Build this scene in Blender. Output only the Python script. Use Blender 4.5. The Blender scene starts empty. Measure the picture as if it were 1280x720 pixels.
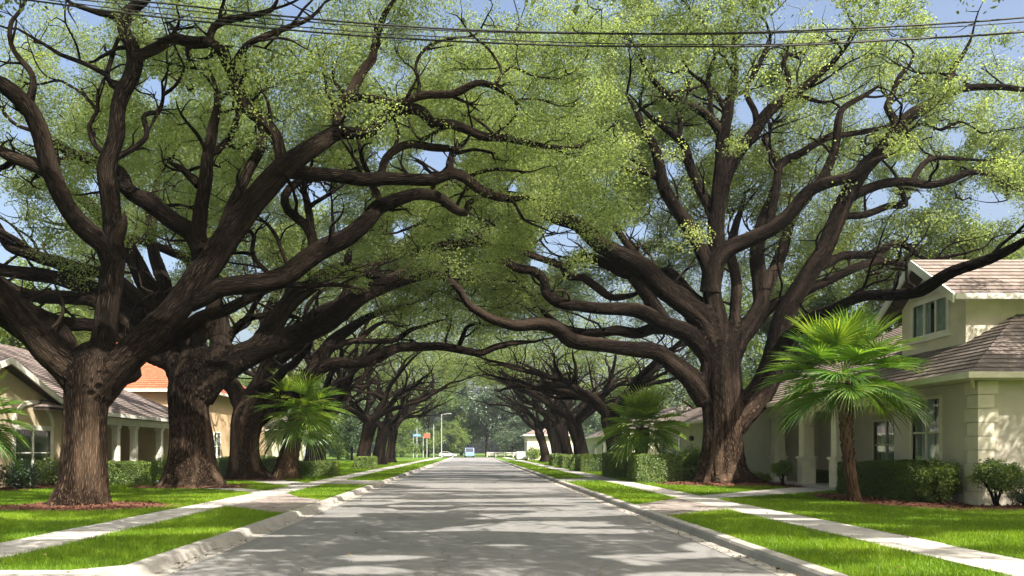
import bpy, bmesh, math, random
import numpy as np
from mathutils import Vector

# ------------------------------------------------------------------ camera, sky, sun, exposure
scn = bpy.context.scene
COL = scn.collection
CAM_Z, FPX, VPX, VPY = 1.6, 1000.0, 590.0, 563.0
cam_d = bpy.data.cameras.new('camera')
cam_d.sensor_width = 36.0
cam_d.lens = FPX / 1280.0 * 36.0
cam_d.shift_x = (640 - VPX) / 1280.0
cam_d.shift_y = (VPY - 360) / 1280.0
cam_d.clip_end = 3000
cam_o = bpy.data.objects.new('camera', cam_d)
cam_o.location = (0, 0, CAM_Z)
cam_o.rotation_euler = (math.pi / 2, 0, 0)
COL.objects.link(cam_o)
scn.camera = cam_o

SUN_AZ = math.atan2(0.56, -0.83)      # from +x (right) and -y (behind the camera); clockwise from +y
SUN_EL = math.radians(46)
w = bpy.data.worlds.new('World'); scn.world = w; w.use_nodes = True
nt = w.node_tree; nt.nodes.clear()
sky = nt.nodes.new('ShaderNodeTexSky'); sky.sky_type = 'NISHITA'; sky.sun_disc = False
sky.sun_elevation = SUN_EL; sky.sun_rotation = SUN_AZ
sky.air_density = 1.0; sky.dust_density = 7.0; sky.ozone_density = 0.7
bg = nt.nodes.new('ShaderNodeBackground'); bg.inputs['Strength'].default_value = 0.112
wo = nt.nodes.new('ShaderNodeOutputWorld')
nt.links.new(sky.outputs[0], bg.inputs[0]); nt.links.new(bg.outputs[0], wo.inputs[0])
sd = bpy.data.lights.new('sun', 'SUN'); sd.energy = 5.0; sd.angle = math.radians(0.53); sd.color = (1.0, 0.93, 0.82)
so = bpy.data.objects.new('sun', sd); COL.objects.link(so)
SUN_DIR = Vector((math.sin(SUN_AZ) * math.cos(SUN_EL), math.cos(SUN_AZ) * math.cos(SUN_EL), math.sin(SUN_EL)))
so.rotation_euler = SUN_DIR.to_track_quat('Z', 'Y').to_euler()
so.location = (60, -40, 80)
scn.view_settings.view_transform = 'Standard'; scn.view_settings.look = 'None'
scn.view_settings.gamma = 1; scn.view_settings.use_curve_mapping = False
scn.view_settings.exposure = 1.45
try:
    scn.cycles.max_bounces = 9; scn.cycles.diffuse_bounces = 6; scn.cycles.glossy_bounces = 2
    scn.cycles.transmission_bounces = 4; scn.cycles.transparent_max_bounces = 6
    scn.cycles.volume_bounces = 0; scn.cycles.use_denoising = True; scn.cycles.denoising_prefilter = 'NONE'
    scn.cycles.caustics_reflective = False; scn.cycles.caustics_refractive = False
except Exception:
    pass

R = np.random.default_rng
GZ = 0.13                                   # height of lawns and pavements above the road

def gpt(px, py, h=GZ):                      # ground point seen at a place in the photograph
    d = (CAM_Z - h) * FPX / (py - VPY)
    return np.array([(px - VPX) / FPX * d, d, h])
def upt(px, py, d):
    return np.array([(px - VPX) / FPX * d, d, CAM_Z + (VPY - py) / FPX * d])

# ------------------------------------------------------------------ material helpers
class NT:
    def __init__(s, name):
        s.m = bpy.data.materials.new(name); s.m.use_nodes = True
        s.t = s.m.node_tree; s.t.nodes.clear()
        s.out = s.t.nodes.new('ShaderNodeOutputMaterial')
    def n(s, typ, ins=None, **kw):
        nd = s.t.nodes.new(typ)
        for k, v in kw.items(): setattr(nd, k, v)
        for k, v in (ins or {}).items():
            if isinstance(v, tuple) and len(v) == 2 and hasattr(v[0], 'outputs'):
                s.t.links.new(v[0].outputs[v[1]], nd.inputs[k])
            elif hasattr(v, 'outputs'):
                s.t.links.new(v.outputs[0], nd.inputs[k])
            else:
                nd.inputs[k].default_value = v
        return nd
    def ramp(s, fac, stops):
        nd = s.n('ShaderNodeValToRGB', {0: fac})
        cr = nd.color_ramp
        while len(cr.elements) < len(stops): cr.elements.new(0.5)
        for e, (p, c) in zip(cr.elements, stops):
            e.position = p; e.color = (*c, 1)
        return nd
    def attr(s, name): return s.n('ShaderNodeAttribute', attribute_name=name)
    def mix(s, fac, a, b, mode='MIX'):
        return s.n('ShaderNodeMixRGB', {0: fac, 1: a, 2: b}, blend_type=mode)
    def bump(s, h, strength=0.5, dist=0.02):
        return s.n('ShaderNodeBump', {'Height': h, 'Strength': strength, 'Distance': dist})
    def pbr(s, col, rough=0.8, bump=None, spec=0.3, **kw):
        ins = {'Base Color': col, 'Roughness': rough, 'Specular IOR Level': spec}
        ins.update(kw)
        if bump is not None: ins['Normal'] = bump
        p = s.n('ShaderNodeBsdfPrincipled', ins)
        s.t.links.new(p.outputs[0], s.out.inputs[0]); return s.m

def c4(r, g, b): return (r, g, b, 1)

def mat_leaf(name, stops, trans=0.45, tboost=2.2, gloss=0.06, rough=0.45, ty=(1.15, 1.0, 0.45)):
    k = NT(name)
    a = k.attr('tint')
    col = k.ramp((a, 'Fac'), stops)
    tcol = k.mix(1.0, col, c4(ty[0] * tboost, ty[1] * tboost, ty[2] * tboost), 'MULTIPLY')
    d = k.n('ShaderNodeBsdfDiffuse', {0: col})
    t = k.n('ShaderNodeBsdfTranslucent', {0: tcol})
    m = k.n('ShaderNodeMixShader', {0: trans, 1: d, 2: t})
    g = k.n('ShaderNodeBsdfGlossy', {0: c4(0.9, 0.95, 1.0), 1: rough})
    m2 = k.n('ShaderNodeMixShader', {0: gloss, 1: m, 2: g})
    k.t.links.new(m2.outputs[0], k.out.inputs[0]); return k.m

def mat_bark(name, dark, mid, light, scale=6.0):
    k = NT(name)
    a = k.attr('bark')
    v = (a, 'Vector')
    n1 = k.n('ShaderNodeTexNoise', {'Vector': v, 'Scale': scale, 'Detail': 6.0, 'Roughness': 0.65})
    vo = k.n('ShaderNodeTexVoronoi', {'Vector': v, 'Scale': scale * 2.6}, feature='DISTANCE_TO_EDGE')
    n2 = k.n('ShaderNodeTexNoise', {'Vector': v, 'Scale': scale * 0.22, 'Detail': 3.0})
    vr = k.ramp((vo, 'Distance'), [(0.0, (0.1, 0.1, 0.1)), (0.3, (0.75, 0.75, 0.75))])
    n3 = k.n('ShaderNodeTexNoise', {'Vector': v, 'Scale': scale * 4.5, 'Detail': 5.0, 'Roughness': 0.7})
    h = k.mix(0.25, k.mix(0.55, (n1, 'Fac'), vr), (n3, 'Fac'))
    c = k.ramp(h, [(0.30, dark), (0.52, mid), (0.78, light)])
    c2 = k.mix(k.ramp((n2, 'Fac'), [(0.5, (0, 0, 0)), (0.72, (0.55, 0.55, 0.55))]), c, c4(*[x * 1.25 for x in light]))
    lit_attr = k.attr('lit_base')
    lit_bark = k.mix(1.0, c2, c4(3.6, 3.3, 3.0), 'MULTIPLY')  # sunlit tone painted into the bark of the lower trunk
    c2 = k.mix((lit_attr, 'Fac'), c2, lit_bark)
    b = k.bump(h, 1.0, 0.10)
    return k.pbr(c2, 0.95, b, 0.04)

def objvec(k): return k.n('ShaderNodeTexCoord')

def mat_asphalt():
    k = NT('asphalt'); tc = objvec(k)
    v = (tc, 'Object')
    n1 = k.n('ShaderNodeTexNoise', {'Vector': v, 'Scale': 90.0, 'Detail': 3.0})
    n2 = k.n('ShaderNodeTexNoise', {'Vector': v, 'Scale': 0.35, 'Detail': 5.0})
    mp = k.n('ShaderNodeMapping', {'Vector': v, 'Scale': (1.4, 0.05, 1)})
    n3 = k.n('ShaderNodeTexNoise', {'Vector': mp, 'Scale': 1.0, 'Detail': 4.0})
    a = k.ramp((n1, 'Fac'), [(0.3, (0.137, 0.137, 0.138)), (0.7, (0.226, 0.222, 0.217))])
    b = k.mix(k.ramp((n2, 'Fac'), [(0.35, (0, 0, 0)), (0.7, (0.4, 0.4, 0.4))]), a, c4(0.165, 0.162, 0.16))
    c = k.mix(k.ramp((n3, 'Fac'), [(0.45, (0, 0, 0)), (0.75, (0.45, 0.45, 0.45))]), b, c4(0.245, 0.236, 0.226))
    # thin cracks
    nz = k.n('ShaderNodeTexNoise', {'Vector': v, 'Scale': 1.2, 'Detail': 4.0})
    vv = k.n('ShaderNodeVectorMath', {0: v, 1: (nz, 'Color')}, operation='ADD')
    vo = k.n('ShaderNodeTexVoronoi', {'Vector': vv, 'Scale': 0.22}, feature='DISTANCE_TO_EDGE')
    cr = k.ramp((vo, 'Distance'), [(0.0, (0.7, 0.7, 0.7)), (0.006, (0, 0, 0))])
    d = k.mix(cr, c, c4(0.09, 0.088, 0.085))
    return k.pbr(d, 0.85, k.bump((n1, 'Fac'), 0.35, 0.01), 0.25)

def mat_concrete(name='concrete', base=(0.5, 0.48, 0.45), joint=1.5):
    k = NT(name); tc = objvec(k); v = (tc, 'Object')
    n1 = k.n('ShaderNodeTexNoise', {'Vector': v, 'Scale': 1.3, 'Detail': 7.0, 'Roughness': 0.65})
    n2 = k.n('ShaderNodeTexNoise', {'Vector': v, 'Scale': 60.0, 'Detail': 2.0})
    a = k.ramp((n1, 'Fac'), [(0.3, tuple(x * 0.62 for x in base)), (0.6, base), (0.8, tuple(min(1, x * 1.12) for x in base))])
    b = k.mix(0.25, a, k.ramp((n2, 'Fac'), [(0.3, (0.3, 0.29, 0.28)), (0.7, (0.62, 0.6, 0.57))]))
    return k.pbr(b, 0.85, k.bump((n2, 'Fac'), 0.25, 0.006), 0.25)

def mat_pavers():
    k = NT('pavers'); tc = objvec(k); v = (tc, 'Object')
    mp = k.n('ShaderNodeMapping', {'Vector': v, 'Rotation': (0, 0, 0.785)})
    br = k.n('ShaderNodeTexBrick', {'Vector': mp, 'Scale': 1.0, 'Color1': c4(0.20, 0.16, 0.14), 'Color2': c4(0.40, 0.34, 0.30),
             'Mortar': c4(0.06, 0.055, 0.05), 'Mortar Size': 0.012, 'Brick Width': 0.24, 'Row Height': 0.12, 'Bias': 0.0})
    n1 = k.n('ShaderNodeTexNoise', {'Vector': v, 'Scale': 2.5, 'Detail': 6.0})
    c = k.mix(0.5, br, k.ramp((n1, 'Fac'), [(0.3, (0.10, 0.085, 0.08)), (0.75, (0.42, 0.38, 0.36))]))
    return k.pbr(c, 0.85, k.bump((br, 'Fac'), -0.6, 0.01), 0.25)

def mat_noise(name, stops, scale=3.0, detail=6.0, rough=0.85, bump=0.3, bdist=0.01, bscale=None, spec=0.2):
    k = NT(name); tc = objvec(k); v = (tc, 'Object')
    n1 = k.n('ShaderNodeTexNoise', {'Vector': v, 'Scale': scale, 'Detail': detail, 'Roughness': 0.6})
    c = k.ramp((n1, 'Fac'), stops)
    b = None
    if bump:
        n2 = k.n('ShaderNodeTexNoise', {'Vector': v, 'Scale': bscale or scale * 8, 'Detail': 4.0})
        b = k.bump((n2, 'Fac'), bump, bdist)
    return k.pbr(c, rough, b, spec)

def mat_shingle(name, c1, c2, c3, bw=0.32):
    k = NT(name)
    uv = k.n('ShaderNodeUVMap', uv_map='UVMap')
    br = k.n('ShaderNodeTexBrick', {'Vector': uv, 'Scale': 1.0, 'Color1': c4(*c1), 'Color2': c4(*c2), 'Mortar': c4(*[x * 0.45 for x in c1]),
             'Mortar Size': 0.008, 'Brick Width': bw, 'Row Height': 0.28, 'Bias': 0.0})
    n1 = k.n('ShaderNodeTexNoise', {'Vector': uv, 'Scale': 0.8, 'Detail': 6.0})
    n2 = k.n('ShaderNodeTexNoise', {'Vector': uv, 'Scale': 40.0, 'Detail': 2.0})
    c = k.mix(k.ramp((n1, 'Fac'), [(0.4, (0, 0, 0)), (0.7, (0.55, 0.55, 0.55))]), br, c4(*c3))
    return k.pbr(c, 0.9, k.bump((n2, 'Fac'), 0.4, 0.01), 0.15)

def mat_plain(name, col, rough=0.6, spec=0.3, metal=0.0):
    k = NT(name); tc = objvec(k)
    n = k.n('ShaderNodeTexNoise', {'Vector': (tc, 'Object'), 'Scale': 2.2, 'Detail': 6.0})
    c = k.ramp((n, 'Fac'), [(0.3, tuple(x * 0.86 for x in col)), (0.7, tuple(min(1, x * 1.08) for x in col))])
    return k.pbr(c, rough, None, spec, Metallic=metal)

def mat_glass():
    k = NT('window_glass')
    tr = k.n('ShaderNodeBsdfTransparent', {0: c4(0.82, 0.88, 0.88)})
    gl = k.n('ShaderNodeBsdfGlossy', {0: c4(0.9, 0.95, 1), 1: 0.03})
    fr = k.n('ShaderNodeFresnel', {'IOR': 1.6})
    ge = k.n('ShaderNodeNewGeometry')
    fo = k.n('ShaderNodeMath', {0: 1.0, 1: (ge, 'Backfacing')}, operation='SUBTRACT')
    f1 = k.n('ShaderNodeMath', {0: fr, 1: fo}, operation='MULTIPLY')
    f2 = k.n('ShaderNodeMath', {0: f1, 1: 0.06}, operation='ADD')
    m = k.n('ShaderNodeMixShader', {0: f2, 1: tr, 2: gl})
    k.t.links.new(m.outputs[0], k.out.inputs[0]); return k.m

M = {}
M['oak'] = mat_leaf('oak_leaf', [(0.0, (0.062, 0.086, 0.034)), (0.5, (0.152, 0.186, 0.074)), (1.0, (0.25, 0.28, 0.13))], 0.6, 2.6, 0.025, 0.5, (0.95, 1.0, 0.54))
M['bright'] = mat_leaf('bright_leaf', [(0.0, (0.045, 0.085, 0.018)), (0.5, (0.10, 0.16, 0.035)), (1.0, (0.19, 0.25, 0.06))], 0.5, 2.4, 0.03, 0.55)
M['darkleaf'] = mat_leaf('dark_leaf', [(0.0, (0.02, 0.045, 0.018)), (0.5, (0.04, 0.08, 0.03)), (1.0, (0.08, 0.13, 0.045))], 0.4, 1.8)
M['hedge'] = mat_leaf('hedge_leaf', [(0.0, (0.045, 0.09, 0.016)), (0.5, (0.11, 0.175, 0.026)), (1.0, (0.22, 0.28, 0.045))], 0.4, 2.0, 0.05)
M['palm'] = mat_leaf('palm_leaf', [(0.0, (0.03, 0.085, 0.02)), (0.5, (0.08, 0.175, 0.032)), (1.0, (0.24, 0.31, 0.05))], 0.45, 2.2, 0.035, 0.45, (1.1, 1.0, 0.35))
M['grass'] = mat_leaf('grass_blade', [(0.0, (0.07, 0.15, 0.008)), (0.5, (0.15, 0.255, 0.010)), (1.0, (0.29, 0.36, 0.025))], 0.42, 1.6, 0.015, 0.5, (1.05, 1.0, 0.4))
M['deadleaf'] = mat_leaf('dead_leaf', [(0.0, (0.07, 0.04, 0.018)), (0.5, (0.15, 0.09, 0.04)), (1.0, (0.24, 0.17, 0.07))], 0.1, 1.0, 0.03)
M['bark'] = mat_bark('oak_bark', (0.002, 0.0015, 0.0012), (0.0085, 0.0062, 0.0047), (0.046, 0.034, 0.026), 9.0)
M['palmbark'] = mat_bark('palm_bark', (0.03, 0.017, 0.011), (0.11, 0.066, 0.042), (0.26, 0.175, 0.12), 7.0)
M['asphalt'] = mat_asphalt()
M['concrete'] = mat_concrete('concrete', (0.40, 0.375, 0.345))
M['kerb'] = mat_concrete('kerb_concrete', (0.29, 0.27, 0.245))
M['pavers'] = mat_pavers()
M['soil'] = mat_noise('lawn_soil', [(0.3, (0.04, 0.085, 0.010)), (0.5, (0.075, 0.14, 0.014)), (0.75, (0.13, 0.19, 0.022))], 0.8, 8.0, 0.95, 0.6, 0.03, 40)
M['mulch'] = mat_noise('mulch', [(0.3, (0.045, 0.018, 0.012)), (0.5, (0.13, 0.055, 0.035)), (0.75, (0.24, 0.12, 0.08))], 14.0, 6.0, 0.95, 0.9, 0.03, 40)
M['tan'] = mat_noise('tan_stucco', [(0.3, (0.42, 0.35, 0.23)), (0.7, (0.52, 0.44, 0.30))], 1.5, 6, 0.9, 0.25, 0.004, 90)
M['greystucco'] = mat_noise('grey_stucco', [(0.3, (0.48, 0.445, 0.375)), (0.7, (0.56, 0.52, 0.44))], 1.2, 6, 0.9, 0.25, 0.004, 90)
M['cream'] = mat_noise('cream_stucco', [(0.3, (0.52, 0.50, 0.36)), (0.7, (0.62, 0.58, 0.44))], 1.2, 6, 0.9, 0.25, 0.004, 90)
M['peach'] = mat_noise('peach_stucco', [(0.3, (0.48, 0.33, 0.20)), (0.7, (0.56, 0.40, 0.26))], 1.2, 6, 0.9, 0.25, 0.004, 90)
M['white'] = mat_plain('white_trim', (0.72, 0.70, 0.64), 0.5)
M['creamtrim'] = mat_plain('cream_trim', (0.66, 0.61, 0.49), 0.55)
M['wood'] = mat_plain('dark_wood', (0.09, 0.055, 0.035), 0.5)
M['curtain'] = mat_plain('curtain_cloth', (0.78, 0.80, 0.78), 0.9, 0.1)
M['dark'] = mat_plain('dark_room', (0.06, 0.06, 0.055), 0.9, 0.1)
M['glass'] = mat_glass()
M['sh_brown'] = mat_shingle('brown_shingles', (0.145, 0.118, 0.104), (0.235, 0.192, 0.168), (0.185, 0.155, 0.138))
M['sh_grey'] = mat_shingle('grey_brown_shingles', (0.165, 0.132, 0.12), (0.26, 0.212, 0.19), (0.21, 0.175, 0.16))
M['sh_terra'] = mat_shingle('terracotta_tiles', (0.27, 0.085, 0.045), (0.36, 0.125, 0.07), (0.31, 0.105, 0.058), 0.25)
M['cable'] = mat_plain('cable_rubber', (0.02, 0.02, 0.02), 0.5)
M['metal'] = mat_plain('galvanised_metal', (0.45, 0.46, 0.46), 0.45, 0.5, 0.6)
M['wood_pole'] = mat_plain('pale_painted_metal', (0.30, 0.32, 0.31), 0.5)
M['red'] = mat_plain('red_sign_paint', (0.36, 0.085, 0.055), 0.5)
M['blue'] = mat_plain('blue_sign_paint', (0.10, 0.24, 0.55), 0.45)
M['carwhite'] = mat_plain('white_car_paint', (0.78, 0.78, 0.78), 0.3, 0.5)
M['truckblue'] = mat_plain('pale_blue_paint', (0.14, 0.25, 0.48), 0.35, 0.5)
M['tyre'] = mat_plain('tyre_rubber', (0.02, 0.02, 0.02), 0.8)
M['cargl'] = mat_plain('dark_car_glass', (0.02, 0.025, 0.03), 0.1, 0.6)

# ------------------------------------------------------------------ mesh and object helpers
def numesh(name, V, F, mats, attrs=None, midx=None, smooth=False):
    V = np.ascontiguousarray(V, dtype=np.float32); F = np.ascontiguousarray(F, dtype=np.int32)
    me = bpy.data.meshes.new(name)
    n, k = F.shape
    me.vertices.add(len(V)); me.vertices.foreach_set('co', V.ravel())
    me.loops.add(n * k); me.loops.foreach_set('vertex_index', F.ravel())
    me.polygons.add(n); me.polygons.foreach_set('loop_start', np.arange(0, n * k, k, dtype=np.int32))
    try: me.polygons.foreach_set('loop_total', np.full(n, k, dtype=np.int32))
    except Exception: pass
    for m in mats: me.materials.append(m)
    if midx is not None: me.polygons.foreach_set('material_index', np.asarray(midx, dtype=np.int32))
    me.polygons.foreach_set('use_smooth', np.full(n, bool(smooth)))
    for an, (typ, arr) in (attrs or {}).items():
        at = me.attributes.new(an, typ, 'POINT')
        at.data.foreach_set('vector' if typ == 'FLOAT_VECTOR' else 'value', np.ascontiguousarray(arr, dtype=np.float32).ravel())
    me.update(calc_edges=True)
    return me

def link(name, me, parent=None, loc=None):
    o = bpy.data.objects.new(name, me); COL.objects.link(o)
    if parent is not None: o.parent = parent
    if loc is not None: o.location = loc
    return o
def tag(o, label=None, cat=None, group=None, kind=None):
    if label: o['label'] = label
    if cat: o['category'] = cat
    if group: o['group'] = group
    if kind: o['kind'] = kind
    return o
def thing(name, label, cat, loc=(0, 0, 0), group=None):
    o = link(name, None); o.location = loc; o.empty_display_size = 0.3
    return tag(o, label, cat, group)

class BM:
    """collects boxes, prisms and tubes for ONE mesh object"""
    def __init__(s, org=(0, 0, 0)): s.b = bmesh.new(); s.o = Vector(org); s.uv = None
    def v(s, p): return s.b.verts.new(Vector(p) - s.o)
    def face(s, pts):
        return s.b.faces.new([s.v(p) for p in pts])
    def box(s, x0, x1, y0, y1, z0, z1):
        p = [s.v(q) for q in ((x0, y0, z0), (x1, y0, z0), (x1, y1, z0), (x0, y1, z0), (x0, y0, z1), (x1, y0, z1), (x1, y1, z1), (x0, y1, z1))]
        for f in ((0, 3, 2, 1), (4, 5, 6, 7), (0, 1, 5, 4), (1, 2, 6, 5), (2, 3, 7, 6), (3, 0, 4, 7)):
            s.b.faces.new([p[i] for i in f])
        return s
    def prism(s, poly, d):                    # polygon (3D points) pushed along vector d
        a = [s.v(p) for p in poly]; b = [s.v(Vector(p) + Vector(d)) for p in poly]
        n = len(a)
        s.b.faces.new(a[::-1]); s.b.faces.new(b)
        for i in range(n): s.b.faces.new([a[i], a[(i + 1) % n], b[(i + 1) % n], b[i]])
        return s
    def cyl(s, p0, p1, r0, r1=None, seg=12):
        r1 = r0 if r1 is None else r1
        p0 = Vector(p0); p1 = Vector(p1); d = (p1 - p0).normalized()
        x = d.orthogonal().normalized(); y = d.cross(x)
        ra = []; rb = []
        for i in range(seg):
            a = 2 * math.pi * i / seg; e = x * math.cos(a) + y * math.sin(a)
            ra.append(s.v(p0 + e * r0)); rb.append(s.v(p1 + e * r1))
        s.b.faces.new(ra[::-1]); s.b.faces.new(rb)
        for i in range(seg): s.b.faces.new([ra[i], ra[(i + 1) % seg], rb[(i + 1) % seg], rb[i]])
        return s
    def build(s, name, mat, parent=None, loc=None, bevel=0.0, smooth=False):
        bmesh.ops.recalc_face_normals(s.b, faces=s.b.faces)
        if bevel: bmesh.ops.bevel(s.b, geom=s.b.edges[:], offset=bevel, segments=2, affect='EDGES', clamp_overlap=True)
        me = bpy.data.meshes.new(name); s.b.to_mesh(me); s.b.free()
        me.materials.append(mat)
        if smooth: me.polygons.foreach_set('use_smooth', np.full(len(me.polygons), True))
        return link(name, me, parent, loc)

# value noise, vectorised
_perm = R(5).random((32, 32, 32)).astype(np.float32)
def vnoise(P, s=1.0):
    P = np.asarray(P, dtype=np.float64) * s + 100.0
    i = np.floor(P).astype(int); f = P - i; f = f * f * (3 - 2 * f)
    r = 0
    for dx in (0, 1):
        for dy in (0, 1):
            for dz in (0, 1):
                wgt = (f[..., 0] if dx else 1 - f[..., 0]) * (f[..., 1] if dy else 1 - f[..., 1]) * (f[..., 2] if dz else 1 - f[..., 2])
                r = r + wgt * _perm[(i[..., 0] + dx) % 32, (i[..., 1] + dy) % 32, (i[..., 2] + dz) % 32]
    return r

def smooth_path(P, step):
    """Catmull-Rom through control rows (x,y,z,r), resampled about every `step` metres"""
    P = np.asarray(P, float)
    if len(P) == 2: P = np.vstack([P[0], P.mean(0), P[1]])
    Q = np.vstack([2 * P[0] - P[1], P, 2 * P[-1] - P[-2]])
    out = []
    for i in range(1, len(Q) - 2):
        a, b, c, d = Q[i - 1], Q[i], Q[i + 1], Q[i + 2]
        n = max(2, int(np.linalg.norm(c[:3] - b[:3]) / step))
        for t in np.arange(n) / n:
            out.append(0.5 * (2 * b + (c - a) * t + (2 * a - 5 * b + 4 * c - d) * t * t + (3 * b - a - 3 * c + d) * t ** 3))
    out.append(Q[-2])
    o = np.array(out); o[:, 3] = np.maximum(o[:, 3], 0.006)
    return o

class Tubes:
    def __init__(s): s.V = []; s.F = []; s.B = []; s.I = []; s.n = 0
    def add(s, path, sides=10, lump=0.0, seed=0, flute=None, cap=False):
        if cap:
            a = path[0].copy(); a[:3] += (path[0, :3] - path[1, :3]) * 0.05; a[3] = 0.002
            e = path[-1].copy(); e[:3] += (path[-1, :3] - path[-2, :3]) * 0.05; e[3] = 0.002
            path = np.vstack([a, path, e])
        P = path[:, :3]; r = path[:, 3]; n = len(P)
        T = np.gradient(P, axis=0); T /= np.linalg.norm(T, axis=1)[:, None] + 1e-9
        N = np.zeros_like(P)
        ref = np.array([0.3, 1, 0.1]); ref = ref - T[0] * (ref @ T[0]); N[0] = ref / np.linalg.norm(ref)
        for i in range(1, n):
            v = N[i - 1] - T[i] * (N[i - 1] @ T[i]); N[i] = v / (np.linalg.norm(v) + 1e-9)
        Bn = np.cross(T, N)
        th = np.arange(sides) * 2 * math.pi / sides
        c, sn = np.cos(th), np.sin(th)
        rr = np.repeat(r[:, None], sides, 1)
        L = np.concatenate([[0], np.cumsum(np.linalg.norm(np.diff(P, axis=0), axis=1))])
        rm = np.maximum(r, 0.05)
        bark = np.stack([c[None] * rm[:, None], sn[None] * rm[:, None], np.repeat((L * 0.11)[:, None], sides, 1)], -1) + seed * 3.7
        if lump:
            q = np.stack([c[None] * 1.3 + 0 * rr, sn[None] * 1.3 + 0 * rr, np.repeat((L / (r.max() * 4 + 0.05))[:, None], sides, 1) * 1.2], -1) + seed * 7.1
            rr = rr * (1 + lump * (vnoise(q, 1.2) - 0.5) * 2 + lump * 0.5 * (vnoise(q * 2.3, 1.3) - 0.5) * 2)
        if flute is not None: rr = rr * flute(th[None], L[:, None])
        X = P[:, None] + N[:, None] * (c[None, :, None] * rr[..., None]) + Bn[:, None] * (sn[None, :, None] * rr[..., None])
        idx = np.arange(n * sides).reshape(n, sides)
        a = idx[:-1]; b = np.roll(idx, -1, 1)[:-1]; c2 = np.roll(idx, -1, 1)[1:]; d = idx[1:]
        s.F.append(np.stack([a, b, c2, d], -1).reshape(-1, 4) + s.n)
        s.V.append(X.reshape(-1, 3)); s.B.append(bark.reshape(-1, 3)); s.I.append(np.full(n * sides, len(s.I))); s.n += n * sides
    def arrays(s): return np.vstack(s.V), np.vstack(s.F), np.vstack(s.B)
    def build(s, name, mat, parent, org):
        V, F, B = s.arrays()
        me = numesh(name, V - np.asarray(org), F, [mat], {'bark': ('FLOAT_VECTOR', B)}, smooth=True)
        return link(name, me, parent)

def leaf_quads(C, rad, per, L, W, rng, up=0.6, flat=0.7, tint0=None, jit=0.27, shell=0.45):
    """leaf-sized rhombic faces filling clumps at C (n,3) with radius rad (n,)"""
    n = len(C); N = n * per
    d = rng.normal(size=(N, 3)); d /= np.linalg.norm(d, axis=1)[:, None]
    rr = rng.random(N) ** shell
    ci = np.repeat(np.arange(n), per)
    off = d * rr[:, None] * rad[ci][:, None]; off[:, 2] *= flat
    # ragged clump outline
    off *= (0.65 + 0.7 * vnoise(d * 1.6 + C[ci] * 1.7, 1.0))[:, None]
    P = C[ci] + off
    nn = rng.normal(size=(N, 3)) * 0.75; nn[:, 2] += up; nn += d * 0.35
    nn /= np.linalg.norm(nn, axis=1)[:, None]
    t = rng.normal(size=(N, 3)); t -= nn * (t * nn).sum(1)[:, None]; t /= np.linalg.norm(t, axis=1)[:, None]
    b = np.cross(nn, t)
    s = (0.7 + 0.6 * rng.random(N))[:, None]
    l = L * 0.5 * s; wd = W * 0.5 * s
    V = np.stack([P - t * l, P + b * wd + nn * wd * 0.35, P + t * l, P - b * wd + nn * wd * 0.35], 1).reshape(-1, 3)
    F = np.arange(N * 4).reshape(-1, 4)
    base = (tint0 if tint0 is not None else 0.5 + 0.0 * rad)[ci]
    tint = np.clip(base + (rng.random(N) - 0.5) * 2 * jit, 0, 1)
    return V, F, np.repeat(tint, 4)

# ------------------------------------------------------------------ ground, road, kerbs, pavements
KX = 4.16                                   # half width of the carriageway
FAR = 172.0
ROADV = M['asphalt']
b = BM(); b.face([(-KX, -30, 0), (KX, -30, 0), (KX, FAR, 0), (-KX, FAR, 0)])
tag(b.build('road', ROADV), kind='structure')
b = BM(); b.face([(-160, FAR, 0.002), (160, FAR, 0.002), (160, FAR + 11, 0.002), (-160, FAR + 11, 0.002)])
tag(b.build('cross_road', ROADV), kind='structure')
b = BM()
for sx in (-1, 1):
    x0 = sx * (KX + 0.2); x1 = sx * 300
    b.face([(x0, -60, GZ - 0.03), (x1, -60, GZ - 0.03), (x1, FAR - 1.0, GZ - 0.03), (x0, FAR - 1.0, GZ - 0.03)])
b.face([(-300, FAR + 12, GZ - 0.03), (300, FAR + 12, GZ - 0.03), (300, 390, GZ - 0.03), (-300, 390, GZ - 0.03)])
b.face([(-300, -70, -0.03), (300, -70, -0.03), (300, 390, -0.03), (-300, 390, -0.03)])
tag(b.build('lawn', M['soil']), kind='structure')

def kerb(sx):
    b = BM(); rng = R(3 + sx)
    y = -20.0
    while y < FAR - 1.5:
        L = 3.0
        j = rng.normal() * 0.004
        prof = [(KX - 0.26, 0.006), (KX - 0.02, 0.012), (KX + 0.02, 0.10 + j), (KX + 0.05, 0.135 + j), (KX + 0.22, 0.145 + j), (KX + 0.22, -0.05), (KX - 0.26, -0.05)]
        b.prism([(sx * (p + j * 0.6), y + 0.006, z) for p, z in prof], (0, L - 0.012, 0))
        y += L
    return tag(b.build('kerb', M['kerb']), kind='structure')
kerb(-1); kerb(1)

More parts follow.
